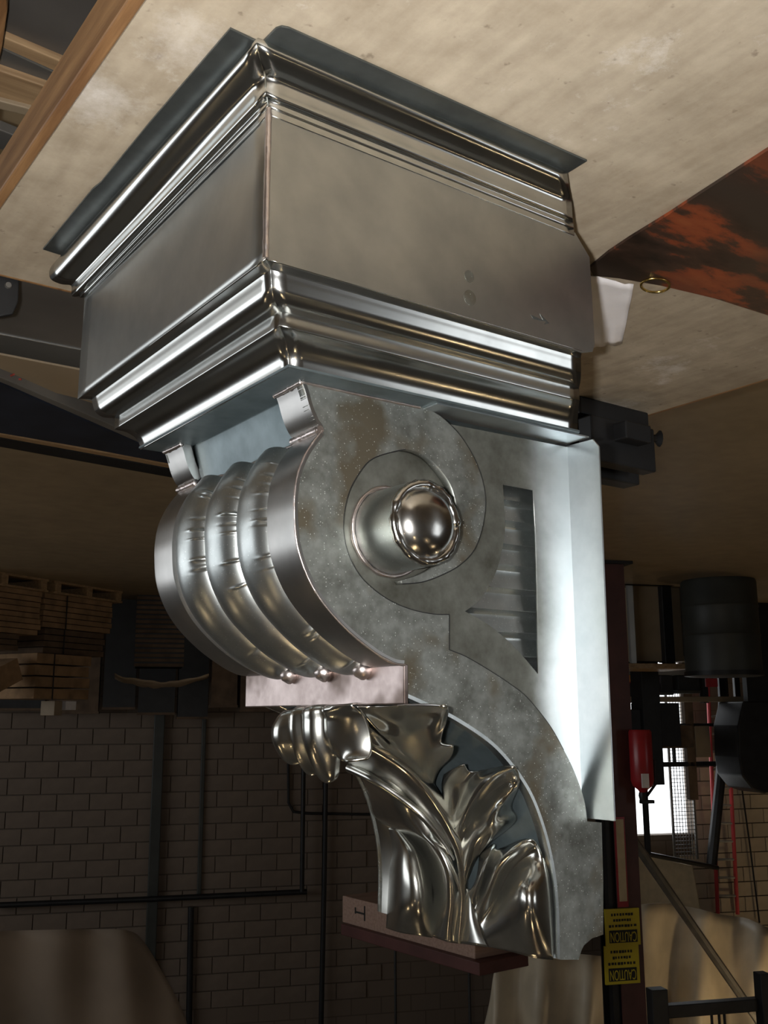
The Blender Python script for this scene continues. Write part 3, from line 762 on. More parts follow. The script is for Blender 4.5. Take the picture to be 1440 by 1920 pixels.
# crumpled paper
cor = [on_z0(*c) for c in [(1085, 508), (1188, 530), (1166, 640), (1085, 650)]]
rows = []
for i in range(13):
    row = []
    for j in range(13):
        u, v = i / 12, j / 12
        a = [cor[0][k] * (1 - u) + cor[1][k] * u for k in (0, 1)]; b = [cor[3][k] * (1 - u) + cor[2][k] * u for k in (0, 1)]
        P = [a[k] * (1 - v) + b[k] * v for k in (0, 1)]
        h = .006 + .018 * abs(noise.noise(Vector((u * 3.1, v * 2.4, 5))))
        e = .012 * noise.noise(Vector((u * 5, v * 5, 1)))
        row.append(real(P[0] + e, P[1] + e, -h))
    rows.append(row)
tag(MB().grid(rows).build('crumpled_paper', M['paper'], None, smooth=True, angle=30, solid=.001), 'crumpled white paper on the workbench behind the bracket', 'paper')

# black vise at the far corner of the bench
def bbox_(m, p0, p1, q0, q1, z0, z1): m.box(-p1 * K, -p0 * K, q0 * K, q1 * K, TBL + z0, TBL + z1); return m
vs_ = empty('bench_vise', real(2.8, 1.5, 0)); tag(vs_, 'black bench vise clamped at the far corner of the workbench', 'vise')
def vpart(name, p0, p1, q0, q1, z0, z1, mat=M['black'], bev=.004):
    o = bbox_(MB(), p0, p1, q0, q1, z0, z1).build(name, mat, None, bevel=bev)
    o.parent = vs_; o.matrix_parent_inverse = Matrix.Translation(-vs_.location); return o
vpart('base', 2.45, 2.95, 1.35, 1.54, 0, .04)
vpart('fixed_jaw', 2.45, 2.94, 1.42, 1.53, .04, .165)
vpart('moving_jaw', 2.45, 2.90, 1.28, 1.37, .05, .150)
vpart('slide', 2.60, 2.78, 1.20, 1.60, .06, .10)
o = MB().tube([real(2.90, 1.46, 0) + Vector((0, 0, .045)), real(3.08, 1.42, 0) + Vector((0, 0, .045)), real(3.10, 1.41, 0) + Vector((0, 0, .045))], [.009, .009, .02], 10).build('handle', M['black'], None, smooth=True)
o.parent = vs_; o.matrix_parent_inverse = Matrix.Translation(-vs_.location)
# black bracket plate at the far left edge
kp = [on_q(*c, 1.57) for c in [(-30, 488), (2, 497), (20, 507), (40, 515), (38, 562), (28, 585), (0, 590), (-30, 590)]]
o = MB().prism(kp, 1.5905, 1.615, lambda v: real(v.x, v.z, v.y)).build('steel_corner_plate', M['black'], None, bevel=.002)
tag(o, 'black steel corner plate bolted to the far edge of the workbench', 'plate')
bp = on_q(18, 532, 1.57)
b_ = MB().lathe([(.010, 1.580), (.012, 1.586), (.012, 1.5905)], 12, lambda v: real(bp[0] + v.x, v.z, bp[1] + v.y)).build('bolt', M['steel'], o)

# ------------------------------------------------------------------ under the bench: shelf slats and sheets seen past the edge board
def fbox(name, x0, y0, x1, y1, zlev, th, mat, label, cat, wid=None, group=None):
    """a flat bar/sheet at height zlev whose long axis joins two picture points"""
    a = Vector(rm(*on_floor(x0, y0, zlev))); b = Vector(rm(*on_floor(x1, y1, zlev)))
    d = (b - a).normalized(); n = Vector((-d.y, d.x, 0))
    Mx = lambda v: a + d * v.x + n * v.y + Vector((0, 0, v.z))
    o = MB().box(0, (b - a).length, -wid / 2, wid / 2, -th, 0, Mx).build(name, mat, None, bevel=.003)
    return tag(o, label, cat, group) if label else o
def pz(x, y, z): return Vector(rm(*on_floor(x, y, z)))
def slab(name, pts, z, th, mat, parent, bev=.002):
    P = [pz(x, y, z) for x, y in pts]
    m = MB(); n = len(P)
    m.add([p for p in P] + [p - Vector((0, 0, th)) for p in P], [tuple(range(n)), tuple(range(2 * n - 1, n - 1, -1))] + [(i, (i + 1) % n, n + (i + 1) % n, n + i) for i in range(n)])
    o = m.build(name, mat, None, bevel=bev); o.parent = parent; return o
def cyl(name, a, b, r, mat, parent=None, n=10, smooth=True):
    r = r if hasattr(r, '__len__') else [r, r]
    return MB().tube([a, b], r, n).build(name, mat, parent, smooth=smooth, angle=50)
def leg(a, parent, mat, w=.03, top=.4):
    return MB().box(a.x - w, a.x + w, a.y - w, a.y + w, 0, top).build('leg', mat, parent)

rk = empty('low_rack'); tag(rk, 'low wooden rack holding dark sheets and boards beside the bench edge', 'rack')
ZR = .46
slab('metal_sheet', [(-120, -160), (330, -120), (215, 170), (120, 122), (5, 72), (-120, 20)], ZR, .006, M['darksheet'], rk)
slab('board', [(-120, 18), (6, 70), (125, 120), (230, 165), (215, 182), (112, 138), (5, 90), (-120, 40)], ZR + .012, .03, M['pine'], rk)
slab('metal_sheet', [(-120, 40), (5, 91), (105, 137), (205, 180), (180, 215), (95, 166), (5, 134), (-120, 90)], ZR, .006, M['sheetgrey'], rk)
slab('board', [(-120, 90), (2, 134), (95, 166), (190, 205), (160, 240), (65, 206), (0, 186), (-120, 150)], ZR + .012, .03, M['pine'], rk)
slab('board', [(-120, 152), (0, 190), (65, 207), (160, 243), (158, 252), (58, 219), (0, 205), (-120, 170)], ZR + .02, .03, M['tan'], rk)
slab('metal_sheet', [(-120, 210), (0, 244), (30, 256), (120, 300), (120, 330), (30, 290), (0, 280), (-120, 250)], ZR, .02, M['steel'], rk)
slab('board', [(-150, -150), (0, -150), (14, 20), (4, 90), (-6, 130), (-150, 130)], ZR + .05, .03, M['edgewood'], rk)
for x, y in ((-90, -100), (250, -60), (110, 290), (-90, 220)): leg(pz(x, y, ZR), rk, M['pine'], .03, ZR - .02)

br = empty('sheet_metal_brake'); tag(br, 'long grey sheet metal brake with dark blue beam behind the workbench', 'machine')
ZB = .74
slab('bed_panel', [(-120, 460), (420, 560), (430, 708), (155, 655), (0, 625), (-120, 602)], ZB, .03, M['darksheet'], br)
slab('bed_strip', [(-120, 604), (0, 627), (155, 657), (430, 710), (430, 746), (150, 691), (0, 662), (-120, 640)], ZB + .004, .03, M['sheetgrey'], br)
slab('bed_panel', [(-120, 643), (0, 665), (150, 694), (430, 750), (430, 842), (148, 748), (20, 716), (-120, 672)], ZB, .03, M['tan'], br)
slab('steel_lip', [(-120, 660), (20, 716), (215, 800), (430, 893), (430, 905), (215, 810), (18, 724), (-120, 668)], ZB + .02, .05, M['steel'], br)
slab('beam', [(-120, 672), (18, 727), (215, 813), (440, 908), (440, 900), (330, 872), (150, 838), (0, 812), (-120, 792)], .52, .16, M['blue'], br)
slab('rail', [(-120, 794), (0, 814), (150, 841), (330, 874), (440, 903), (440, 908), (330, 880), (150, 847), (0, 820), (-120, 800)], .48, .03, M['pine'], br)
for x, y in ((-90, 560), (400, 620), (-90, 650), (400, 830)): leg(pz(x, y, ZB), br, M['black'], .04, ZB - .02)
leg(pz(-60, 740, .5), br, M['black'], .04, .4); leg(pz(380, 886, .5), br, M['black'], .03, .4)
slab('shadow_slab', [(-120, 800), (0, 822), (330, 882), (440, 912), (440, 925), (330, 897), (0, 838), (-120, 815)], .30, .08, M['black'], br)  # black slab standing in for the shadow under the beam
wr = MB()
wr.tube([pz(-30, 708, ZB + .003), pz(5, 711, ZB + .006), pz(26, 702, ZB + .006)], .0025, 6)
wr.tube([pz(-30, 710, ZB + .003), pz(10, 712, ZB + .006), pz(40, 711, ZB + .006)], .0025, 6)
tag(wr.build('red_wire', M['redwire'], None, smooth=True), 'thin red wire ends lying on the sheet metal brake', 'wire')

# ------------------------------------------------------------------ stacks of boards on pallets, far left
s0 = pz(0, 1072, 0); s1 = pz(260, 1114, 0)
sd = (s1 - s0).normalized(); sn = Vector((-sd.y, sd.x, 0))
if sn.dot(FWD) < 0: sn = -sn
def SM(v): return s0 + sd * v.x + sn * v.y + Vector((0, 0, v.z))
def sbox(name, u0, u1, v0, v1, z0, z1, mat, parent=None, **kw): return MB().box(u0, u1, v0, v1, z0, z1, SM).build(name, mat, parent, **kw)
def pallet(u0, u1, label):
    o = empty('wooden_pallet', SM(Vector(((u0 + u1) / 2, .4, 0)))); tag(o, label, 'pallet', 'pallets by the block wall')
    inv = Matrix.Translation(-o.location)
    def ch(c): c.parent = o; c.matrix_parent_inverse = inv
    ch(sbox('bottom_board', u0, u1, 0, .09, 0, .022, M['pine'])); ch(sbox('top_board', u0, u1, 0, .9, .118, .14, M['pine']))
    for k in (0.02, .5, .98): 
        uu = u0 + (u1 - u0 - .09) * k; ch(sbox('stringer', uu, uu + .09, 0, .9, .022, .118, M['pine']))
pallet(-.55, .70, 'wooden pallet under the leftmost stack of brown boards'); pallet(.78, 1.92, 'wooden pallet under the stack of boards beside the dark slatted crate')
def bundle(u0, u1, z0, z1, n, label, mat='board', v0=.03, skew=0.0, group='bundles of boards on pallets'):
    o = empty('board_bundle', SM(Vector(((u0 + u1) / 2, v0 + .3, z0)))); tag(o, label, 'boards', group)
    inv = Matrix.Translation(-o.location); h = (z1 - z0) / n
    for k in range(n):
        j = random.uniform(-.012, .012) + skew * k
        c = sbox('board', u0 + j, u1 + j + random.uniform(-.02, .02), v0 + random.uniform(0, .02), v0 + .8, z0 + k * h, z0 + (k + .86) * h, M[mat]); c.parent = o; c.matrix_parent_inverse = inv
    c = MB().box(u0 + (u1 - u0) * .3, u0 + (u1 - u0) * .3 + .015, v0 - .004, v0 + .0, z0, z1, SM).build('strap', M['black'], None); c.parent = o; c.matrix_parent_inverse = inv
    return o
bundle(-.5, .64, .142, .62, 8, 'strapped bundle of brown boards on the leftmost pallet')
bundle(-.5, .36, .622, .80, 3, 'thin dark boards on top of the leftmost strapped bundle', 'boarddark')
bundle(.70, 1.80, .142, .52, 6, 'strapped bundle of brown boards on the pallet beside the crate', v0=.04)
bundle(.74, 1.70, .522, .80, 4, 'dark boards in the middle of the taller stack', 'boarddark', v0=.05)
bundle(.60, 1.42, .802, 1.30, 4, 'reddish brown boxes topping the taller stack', v0=.0, skew=.0)
tb = empty('carton', SM(Vector((.1, .2, .80)))); tag(tb, 'long brown carton leaning against the board stacks', 'carton')
def TM(v):
    c, s = math.cos(.42), math.sin(.42); return SM(Vector((-.45 + v.x * c + v.z * s, v.y, .80 + .44 - v.x * s + v.z * c - .02)))
o = MB().box(0, .86, .02, .3, 0, .24, TM).build('body', M['board'], None); o.parent = tb; o.matrix_parent_inverse = Matrix.Translation(-tb.location)
o = MB().box(.5, .53, .012, .02, 0, .24, TM).build('tape', M['boarddark'], None); o.parent = tb; o.matrix_parent_inverse = Matrix.Translation(-tb.location)
ca0 = on_depth(256, 1180, 12.75)[0]; ca1 = on_depth(345, 1180, 12.75)[0]; cz = on_depth(300, 1250, 12.75)[2]
cr = empty('slatted_crate', rm((ca0 + ca1) / 2, 12.9, 0)); tag(cr, 'tall dark slatted crate beside the board stacks', 'crate')
inv = Matrix.Translation(-cr.location)
def ch(c): c.parent = cr; c.matrix_parent_inverse = inv
ch(rbox('body', ca0, ca1, 12.8, 13.3, 0, cz, M['black']))
ns = 15
for k in range(ns): ch(rbox('slat', ca0 - .01, ca1 + .01, 12.76, 12.8, .02 + k * cz / ns, .02 + (k + .62) * cz / ns, M['boarddark']))
rows = []
va0 = on_depth(215, 1260, 12.7)[0]; va1 = on_depth(392, 1260, 12.7)[0]
for i in range(25):
    row = []
    for j in range(9):
        u = i / 24; v = j / 8
        hgt = cz + .012 + .05 * abs(noise.noise(Vector((u * 5, v * 3, 7)))) + .22 * math.sin(math.pi * (.12 + .76 * u)) ** .8 * (.35 + .65 * math.sin(math.pi * (v * .6 + .2)))
        row.append(rm(va0 + (va1 - va0) * u, 12.72 + .55 * v, hgt))
    rows.append(row)
tag(MB().grid(rows).build('canvas_sheet', M['canvas'], None, smooth=True, angle=60, solid=.01), 'pale canvas sheet heaped over the dark slatted crate', 'cloth')
for u0, u1, z1, m_, l_ in ((1.0, 1.12, 1.46, 'tan', 'narrow upright tan box on top of the reddish boxes'), (1.18, 1.34, 1.40, 'paper', 'small pale box on top of the reddish boxes')):
    o = sbox('small_box', u0, u1, .1, .3, 1.302, z1, M[m_], bevel=.004); tag(o, l_, 'box')
for x0, x1, y1, b0, m_, l_ in ((398, 446, 1322, 12.9, 'boarddark', 'dark crate by the block wall right of the heaped canvas'), (452, 505, 1330, 12.9, 'boarddark', 'dark crate by the block wall under the scroll front'),
                              (262, 330, 1336, 13.34, 'black', 'black crate against the block wall behind the heaped canvas'), (336, 392, 1344, 13.34, 'black', 'tallest black crate against the block wall behind the heaped canvas'),
                              (196, 256, 1326, 13.34, 'black', 'black crate against the block wall beside the reddish boxes'), (96, 188, 1334, 13.34, 'boarddark', 'wide dark crate against the block wall behind the reddish boxes'), (-30, 88, 1328, 13.34, 'black', 'wide black crate against the block wall at the left edge')):
    k0 = on_depth(x0, 1250, b0)[0]; k1 = on_depth(x1, 1250, b0)[0]; h = on_depth(x0, y1, b0)[2]; dp_ = .3 if b0 > 13 else .45
    o = empty('dark_crate', rm(k0, b0, 0)); tag(o, l_, 'crate'); inv2 = Matrix.Translation(-o.location)
    for c in (rbox('body', k0, k1, b0, b0 + dp_, 0, h, M[m_]), rbox('lid', k0 - .01, k1 + .01, b0 - .01, b0 + dp_ + .01, h, h + .03, M['boarddark'])): c.parent = o; c.matrix_parent_inverse = inv2

# ------------------------------------------------------------------ conduits and pipes on the block wall
def wall_pt(x, y, off=.08):
    a, b, z = on_depth(x, y, B1 - off); return rm(a, b, z)
def pipe(pts, r, label, off=.075, mat='black'):
    o = MB().tube([wall_pt(x, y, off) for x, y in pts], r, 8).build('conduit', M[mat], None, smooth=True, angle=50)
    return tag(o, label, 'pipe')
pipe([(-20, 1698), (280, 1686), (575, 1672)], .035, 'horizontal dark conduit across the block wall', .17)
pipe([(570, 1350), (568, 1520), (566, 1672)], .03, 'short vertical conduit meeting the horizontal one', .24)
pipe([(612, 1350), (608, 1640), (600, 2010)], .034, 'tall vertical conduit nearest the acanthus leaf', .13)
pipe([(540, 1350), (541, 1505), (550, 1522), (575, 1525), (700, 1527)], .018, 'thin conduit bending along the block wall', .05)
pipe([(358, 1700), (353, 1990)], .04, 'vertical conduit above the hanging grey canvas')
pa = on_depth(283, 1500, B1)[0]; pb_ = on_depth(303, 1500, B1)[0]
o = MB().box(pa, pb_, B1 - .12, B1 - .02, 0, 5.2, X).build('downpipe', M['drum'], None, bevel=.01); tag(o, 'dark square downpipe running up the block wall', 'pipe')
pa = on_depth(374, 1500, B1)[0]; pb_ = on_depth(382, 1500, B1)[0]
o = MB().box(pa, pb_, B1 - .06, B1 - .02, 0, 3.75, X).build('downpipe', M['drum'], None, bevel=.01); tag(o, 'thin dark square downpipe right of the wider one', 'pipe')

# ------------------------------------------------------------------ hanging canvas and plastic
def drape(name, edge, top_y, b0, mat, label, amp, folds, seed, cat='sheet'):
    E = catmull(edge, 8); rows = []
    NV = 26
    for i, (x, y) in enumerate(E):
        row = []
        for j in range(NV + 1):
            v = j / NV
            yy = y + (top_y - y) * v
            bb = b0 + amp * math.sin(folds * x / 100 + 2.2 * v + seed) * (.4 + .6 * v) + amp * .9 * noise.noise(Vector((x * .012, v * 3.0, seed))) - 0.5 * amp * math.sin(math.pi * min(1, v * 3) / 2)
            a, b, z = on_depth(x, yy, bb); z = min(z, CEIL - .02)
            row.append(rm(a, b, z))
        rows.append(row)
    o = MB().grid(rows).build(name, M[mat], None, smooth=True, angle=80, solid=.012)
    return tag(o, label, cat)
drape('hanging_canvas', [(-60, 1748), (60, 1744), (180, 1742), (240, 1745), (268, 1765), (298, 1812), (335, 1880), (352, 1930), (362, 2010), (370, 2150)], 2330, 8.6, 'tarp', 'dark draped canvas hanging from the ceiling over the block wall', .16, 2.0, .4)
drape('hanging_plastic', [(1150, 1705), (1200, 1696), (1250, 1694), (1300, 1702), (1350, 1714), (1400, 1722), (1440, 1740), (1500, 1760)], 2300, 12.4, 'plastic', 'pale cloudy plastic sheet hanging from the ceiling beside the column', .30, 5.5, 1.1)
drape('hanging_plastic', [(900, 1960), (918, 1880), (935, 1800), (990, 1780), (1050, 1785), (1100, 1790), (1150, 1795)], 2260, 11.6, 'plastic', 'brownish plastic sheet hanging behind the tail of the bracket', .22, 7.0, 2.3)

# ------------------------------------------------------------------ maroon column with its signs
fa, fb, _ = on_floor(1146, 1052)
def rb(name, a0, a1, b0, b1, z0, z1, mat, parent=None, **kw): return rbox(name, a0, a1, b0, b1, z0, z1, mat, parent, **kw)
cl = empty('steel_column'); tag(cl, 'maroon painted steel column carrying the caution signs', 'column')
rb('flange', fa - .10, fa + .13, fb, fb + .02, 0, CEIL, M['maroon'], cl); rb('flange', fa - .17, fa + .13, fb + .24, fb + .26, 0, CEIL, M['black'], cl)
rb('column_web', fa + .01, fa + .03, fb + .02, fb + .24, 0, CEIL, M['maroon'], cl); rb('base_plate', fa - .2, fa + .2, fb - .06, fb + .32, 0, .03, M['black'], cl)
rb('cable_tray', fa - .17, fa - .10, fb + .04, fb + .12, 0, CEIL, M['black'], cl)
CB = fb - .005
def cpt(x, y): a, b, z = on_depth(x, y, CB); return a, z
# two stacked caution signs; seen upright in the room, so upside down in the photograph
def sign(x0, y0, x1, y1, label):
    a0, z0 = cpt((x0 + x0) / 2, (y0 + y1) / 2); a1, z1 = cpt(x1, (y0 + y1) / 2)
    za = cpt((x0 + x1) / 2, y0)[1]; zb = cpt((x0 + x1) / 2, y1)[1]
    s = empty('caution_sign', rm((a0 + a1) / 2, CB - .02, za)); tag(s, label, 'sign')
    inv = Matrix.Translation(-s.location); wd, ht = a1 - a0, zb - za
    def ch(c): c.parent = s; c.matrix_parent_inverse = inv; return c
    ch(rb('plate', a0, a1, CB - .02, CB + .003, za, zb, M['yellow']))
    hd = ch(rb('header_panel', a0 + wd * .09, a1 - wd * .09, CB - .023, CB - .02, zb - ht * .42, zb - ht * .08, M['ink']))
    fc = bpy.data.curves.new('header_text', 'FONT'); fc.body = 'CAUTION'; fc.align_x = 'CENTER'; fc.align_y = 'CENTER'; fc.size = ht * .36; fc.extrude = .001
    tmp = bpy.data.objects.new('tmp', fc); COL.objects.link(tmp); bpy.context.view_layer.update()
    me = bpy.data.meshes.new_from_object(tmp.evaluated_get(bpy.context.evaluated_depsgraph_get())); bpy.data.objects.remove(tmp)
    wt = max(v.co.x for v in me.vertices) - min(v.co.x for v in me.vertices)
    sc = wd * .76 / wt
    for v in me.vertices:
        v.co = rm((a0 + a1) / 2 - v.co.x * sc, CB - .024 - v.co.z, zb - ht * .25 + v.co.y * 1.05)
    tx = bpy.data.objects.new('header_text', me); COL.objects.link(tx); fin(tx, M['yellow']); tx.parent = hd
    for k, (w0, seg) in enumerate(((.82, 9), (.55, 7), (.66, 8))):
        zz = zb - ht * (.53 + .155 * k); m = MB(); cur = -w0 / 2
        for q in range(seg):
            ln = w0 / seg
            m.box((a0 + a1) / 2 + (cur) * wd, (a0 + a1) / 2 + (cur + ln * random.uniform(.5, .85)) * wd, CB - .022, CB - .02, zz - ht * .04, zz + ht * .035 * random.uniform(.6, 1), X); cur += ln
        ch(m.build('text_line', M['ink'], None))
sign(1134, 1703, 1198, 1772, 'yellow caution sign on the maroon column, lower on the column')
sign(1133, 1772, 1197, 1844, 'yellow caution sign on the maroon column, higher on the column')
# cream scale card with red border
a0, z0 = cpt(1151, 1532); a1, z1 = cpt(1178, 1700)
sg = empty('scale_card', rm(a0, CB, z0)); tag(sg, 'tall cream card with a red border on the maroon column', 'sign'); inv = Matrix.Translation(-sg.location)
for c in (rb('backing', a0, a1, CB - .01, CB + .003, z0, z1, M['red']), rb('card', a0 + .013, a1 - .013, CB - .013, CB - .01, z0 + .02, z1 - .05, M['cream'])): c.parent = sg; c.matrix_parent_inverse = inv
# fire extinguisher
ea_, ez0 = cpt(1189, 1368); _, ez1 = cpt(1189, 1480); er = (cpt(1208, 1420)[0] - cpt(1169, 1420)[0]) / 2
fe = empty('fire_extinguisher', rm(ea_, CB - er, ez0)); tag(fe, 'red fire extinguisher hung on the maroon column', 'extinguisher'); inv = Matrix.Translation(-fe.location)
def em(v): return rm(ea_ + v.x, CB - er - .005 + v.y, ez0 + v.z)
hh = ez1 - ez0
for c in (MB().lathe([(er * .9, 0), (er, .02), (er, hh * .84), (er * .85, hh * .93), (er * .4, hh), (er * .3, hh + .02)], 20, em).build('cylinder', M['red'], None, smooth=True, angle=40),
          MB().lathe([(er * .35, hh + .02), (er * .4, hh + .05), (er * .3, hh + .10)], 12, em).build('valve', M['black'], None, smooth=True),
          MB().box(-er * .3, er * .9, -er * .3, er * .2, hh + .09, hh + .12, em).build('handle', M['black'], None),
          MB().box(-er * .55, er * .1, -er * 1.04, -er * .9, hh * .72, hh * .95, em).build('tag', M['paper'], None),
          MB().tube([em(Vector((er * .3, 0, hh + .06))), em(Vector((er * 1.15, -.02, hh * .9))), em(Vector((er * 1.2, -.02, hh * .5)))], .014, 8).build('hose', M['black'], None, smooth=True)):
    c.parent = fe; c.matrix_parent_inverse = inv

# ------------------------------------------------------------------ machines in front of the bright doorway
def stand(name, label, cat, parts, group=None):
    """parts: (name, x0,y0,x1,y1, depth b0, thickness, mat[, to_floor])"""
    first = parts[0]
    a, b, z = on_depth((first[1] + first[3]) / 2, (first[2] + first[4]) / 2, first[5])
    o = empty(name, rm(a, b, 0)); tag(o, label, cat, group); inv = Matrix.Translation(-o.location)
    for pt in parts:
        nm, x0, y0, x1, y1, b0, th, mt = pt[:8]
        ym, xm = (y0 + y1) / 2, (x0 + x1) / 2
        aa0 = on_depth(x0, ym, b0)[0]; aa1 = on_depth(x1, ym, b0)[0]
        z0 = on_depth(xm, y0, b0)[2]; z1 = on_depth(xm, y1, b0)[2]
        if len(pt) > 8 and pt[8] is True: z0 = 0.0
        elif len(pt) > 8 and pt[8]: z0 = pt[8]
        if len(pt) > 9 and pt[9]: z1 = CEIL
        c = rb(nm, aa0, aa1, b0, b0 + th, max(0, z0), z1, M[mt], bevel=.006); c.parent = o; c.matrix_parent_inverse = inv
    return o
stand('tool_cabinet', 'tan panelled cabinet with a dark frame beside the maroon column', 'cabinet', [
    ('panel', 1186, 1092, 1246, 1240, 10.75, .5, 'tan', True), ('post', 1180, 1060, 1190, 1248, 10.68, .06, 'aluminium', True), ('post', 1244, 1075, 1262, 1250, 10.66, .1, 'black', True),
    ('base_rail', 1172, 1058, 1264, 1092, 10.60, .1, 'black', True), ('side_panel', 1262, 1092, 1290, 1240, 10.8, .4, 'tan', True), ('brace', 1284, 1110, 1296, 1230, 10.72, .08, 'steel', True), ('top_board', 1172, 1244, 1300, 1254, 10.55, .7, 'pine')])
dba, dbb, _ = on_floor(1384, 1080)
dr = .41; dz = 1.06
dm = empty('waste_drum', rm(dba, dbb + dr, 0)); tag(dm, 'big dark green drum standing on the floor at the right', 'drum'); inv = Matrix.Translation(-dm.location)
def dM(v): return rm(dba + v.x, dbb + dr + v.y, v.z)
for c in (MB().lathe([(dr * .97, 0), (dr, .03), (dr, .28), (dr * 1.02, .30), (dr, .32), (dr, .60), (dr * 1.02, .62), (dr, .64), (dr, dz - .05)], 36, dM).build('shell', M['drum'], None, smooth=True, angle=40),
          MB().lathe([(dr * 1.03, dz - .05), (dr * 1.04, dz), (dr * .9, dz + .01)], 36, dM).build('lid', M['black'], None, smooth=True, angle=40)): c.parent = dm; c.matrix_parent_inverse = inv
stand('long_bench', 'long dark bench cluttered with tools in front of the bright doorway', 'bench', [
    ('top', 1168, 1252, 1520, 1266, 12.2, .5, 'steel'), ('leg', 1176, 1240, 1190, 1252, 12.25, .1, 'black', True), ('leg', 1300, 1240, 1312, 1252, 12.25, .1, 'black', True), ('leg', 1500, 1240, 1512, 1252, 12.25, .1, 'black', True),
    ('back_shelf', 1168, 1306, 1520, 1316, 12.5, .2, 'tan'), ('upright', 1172, 1262, 1184, 1318, 12.55, .1, 'black'), ('upright', 1318, 1262, 1328, 1318, 12.55, .1, 'black')])
BT = on_depth(1344, 1266, 12.2)[2] + .002
stand('red_toolbox', 'low red box on the long dark bench', 'box', [('body', 1192, 1267, 1232, 1280, 12.25, .2, 'red', BT), ('knob', 1180, 1267, 1192, 1278, 12.25, .1, 'orange', BT)])
stand('tool_crate', 'black crate on the long dark bench left of the door gap', 'crate', [('body', 1240, 1270, 1262, 1300, 12.25, .2, 'black', BT), ('lid', 1238, 1298, 1264, 1303, 12.23, .24, 'drum')])
stand('tool_crate', 'black crate on the long dark bench under the window gaps', 'crate', [('body', 1272, 1267, 1312, 1296, 12.25, .2, 'black', BT), ('lid', 1270, 1294, 1314, 1300, 12.23, .24, 'drum')])
stand('red_valve', 'small bright red valve wheel on the long dark bench', 'valve', [('body', 1332, 1266, 1338, 1276, 12.25, .04, 'black', BT), ('wheel', 1324, 1272, 1346, 1288, 12.22, .03, 'red')])
stand('upright_machine', 'tall black upright machine standing right of the fire extinguisher', 'machine', [
    ('column', 1209, 1300, 1242, 1472, 11.4, .3, 'black', True), ('head', 1206, 1318, 1276, 1400, 11.5, .3, 'black'), ('arm', 1236, 1360, 1300, 1402, 11.55, .2, 'boarddark'), ('rod', 1209, 1470, 1218, 1604, 11.45, .05, 'black'), ('guard', 1178, 1330, 1210, 1372, 11.45, .2, 'black')])
stand('shelf_frame', 'black shelf frame across the doorway with slim uprights', 'frame', [
    ('upright', 1288, 1300, 1304, 1500, 12.84, .08, 'boarddark', True), ('shelf_bar', 1238, 1428, 1392, 1437, 12.84, .06, 'black'), ('upright', 1384, 1300, 1394, 1437, 12.84, .06, 'black', True), ('crossbar', 1262, 1356, 1440, 1362, 12.84, .06, 'black'), ('upright', 1355, 1300, 1366, 1440, 12.84, .06, 'black', True), ('plate', 1304, 1360, 1332, 1420, 12.84, .05, 'tan'), ('crossbar', 1238, 1398, 1300, 1403, 12.84, .06, 'black'), ('divider', 1264, 1400, 1268, 1432, 12.84, .06, 'black')])
hm = empty('dark_hopper', rm(*on_depth(1430, 1400, 12.0)[:2], 0)); tag(hm, 'large dark rounded machine at the right edge of the picture', 'machine'); inv = Matrix.Translation(-hm.location)
hp = [on_depth(x, y, 12.0) for x, y in [(1394, 1315), (1384, 1360), (1386, 1420), (1392, 1455), (1412, 1480), (1435, 1488), (1470, 1480), (1500, 1450), (1510, 1315)]]
for c in (MB().prism([(a, z) for a, b, z in hp], 12.0, 12.6, lambda v: rm(v.x, v.z, v.y)).build('housing', M['black'], None, bevel=.02),
          rb('pedestal', hp[0][0] + .1, hp[-1][0] - .1, 12.05, 12.15, 0, hp[0][2], M['black'])): c.parent = hm; c.matrix_parent_inverse = inv
# wire mesh gate panel
ga0 = on_depth(1262, 1500, 13.3)[0]; ga1 = on_depth(1300, 1500, 13.3)[0]; gz = on_depth(1280, 1612, 13.3)[2]
gt = empty('mesh_gate', rm(ga0, 13.3, 0)); tag(gt, 'wire mesh gate panel in front of the bright doorway', 'gate'); inv = Matrix.Translation(-gt.location)
for c in (rb('gate_post', ga0 - .03, ga0, 13.3, 13.33, 0, gz, M['steel']), rb('gate_post', ga1, ga1 + .03, 13.3, 13.33, 0, gz, M['steel'])): c.parent = gt; c.matrix_parent_inverse = inv
m = MB()
for k in range(1, 7): m.box(ga0 + (ga1 - ga0) * k / 7 - .004, ga0 + (ga1 - ga0) * k / 7 + .004, 13.31, 13.318, 0, gz, X)
for k in range(1, 70):
    z = gz * k / 70; m.box(ga0, ga1, 13.31, 13.318, z - .004, z + .004, X)
c = m.build('wire_mesh', M['steel'], None); c['kind'] = 'stuff'; c.parent = gt; c.matrix_parent_inverse = inv
# ladder with red rails leaning on the block wall
ld = empty('ladder'); tag(ld, 'tall ladder with red rails leaning against the block wall', 'ladder')
def wl(x, y, b): a, b_, z = on_depth(x, y, b); return rm(a, b_, z)
def lr(xa, ya, xb, yb):
    P, Q = wl(xa, ya, 13.52), wl(xb, yb, 13.70); d = (P - Q); k = P.z / d.z
    return P - d * k, Q
Ra, Rb = lr(1334, 1440, 1346, 1714), lr(1368, 1430, 1383, 1714)
for R_ in (Ra, Rb): MB().tube([R_[0], R_[1]], .028, 8).build('rail', M['redrail'], ld, smooth=True)
n = 17
for k in range(1, n):
    f = k / n; MB().tube([Ra[0].lerp(Ra[1], f), Rb[0].lerp(Rb[1], f)], .018, 8).build('rung', M['aluminium'], ld, smooth=True)
o = MB().tube([wl(1357, 1300, 13.2), wl(1352, 1445, 13.2), wl(1334, 1622, 13.2)], .075, 10).build('dark_pole', M['black'], None, smooth=True)
P = wl(1357, 1300, 13.2); o2 = MB().tube([Vector((P.x, P.y, 0)), P], .07, 10).build('dark_pole_lower', M['black'], None, smooth=True)
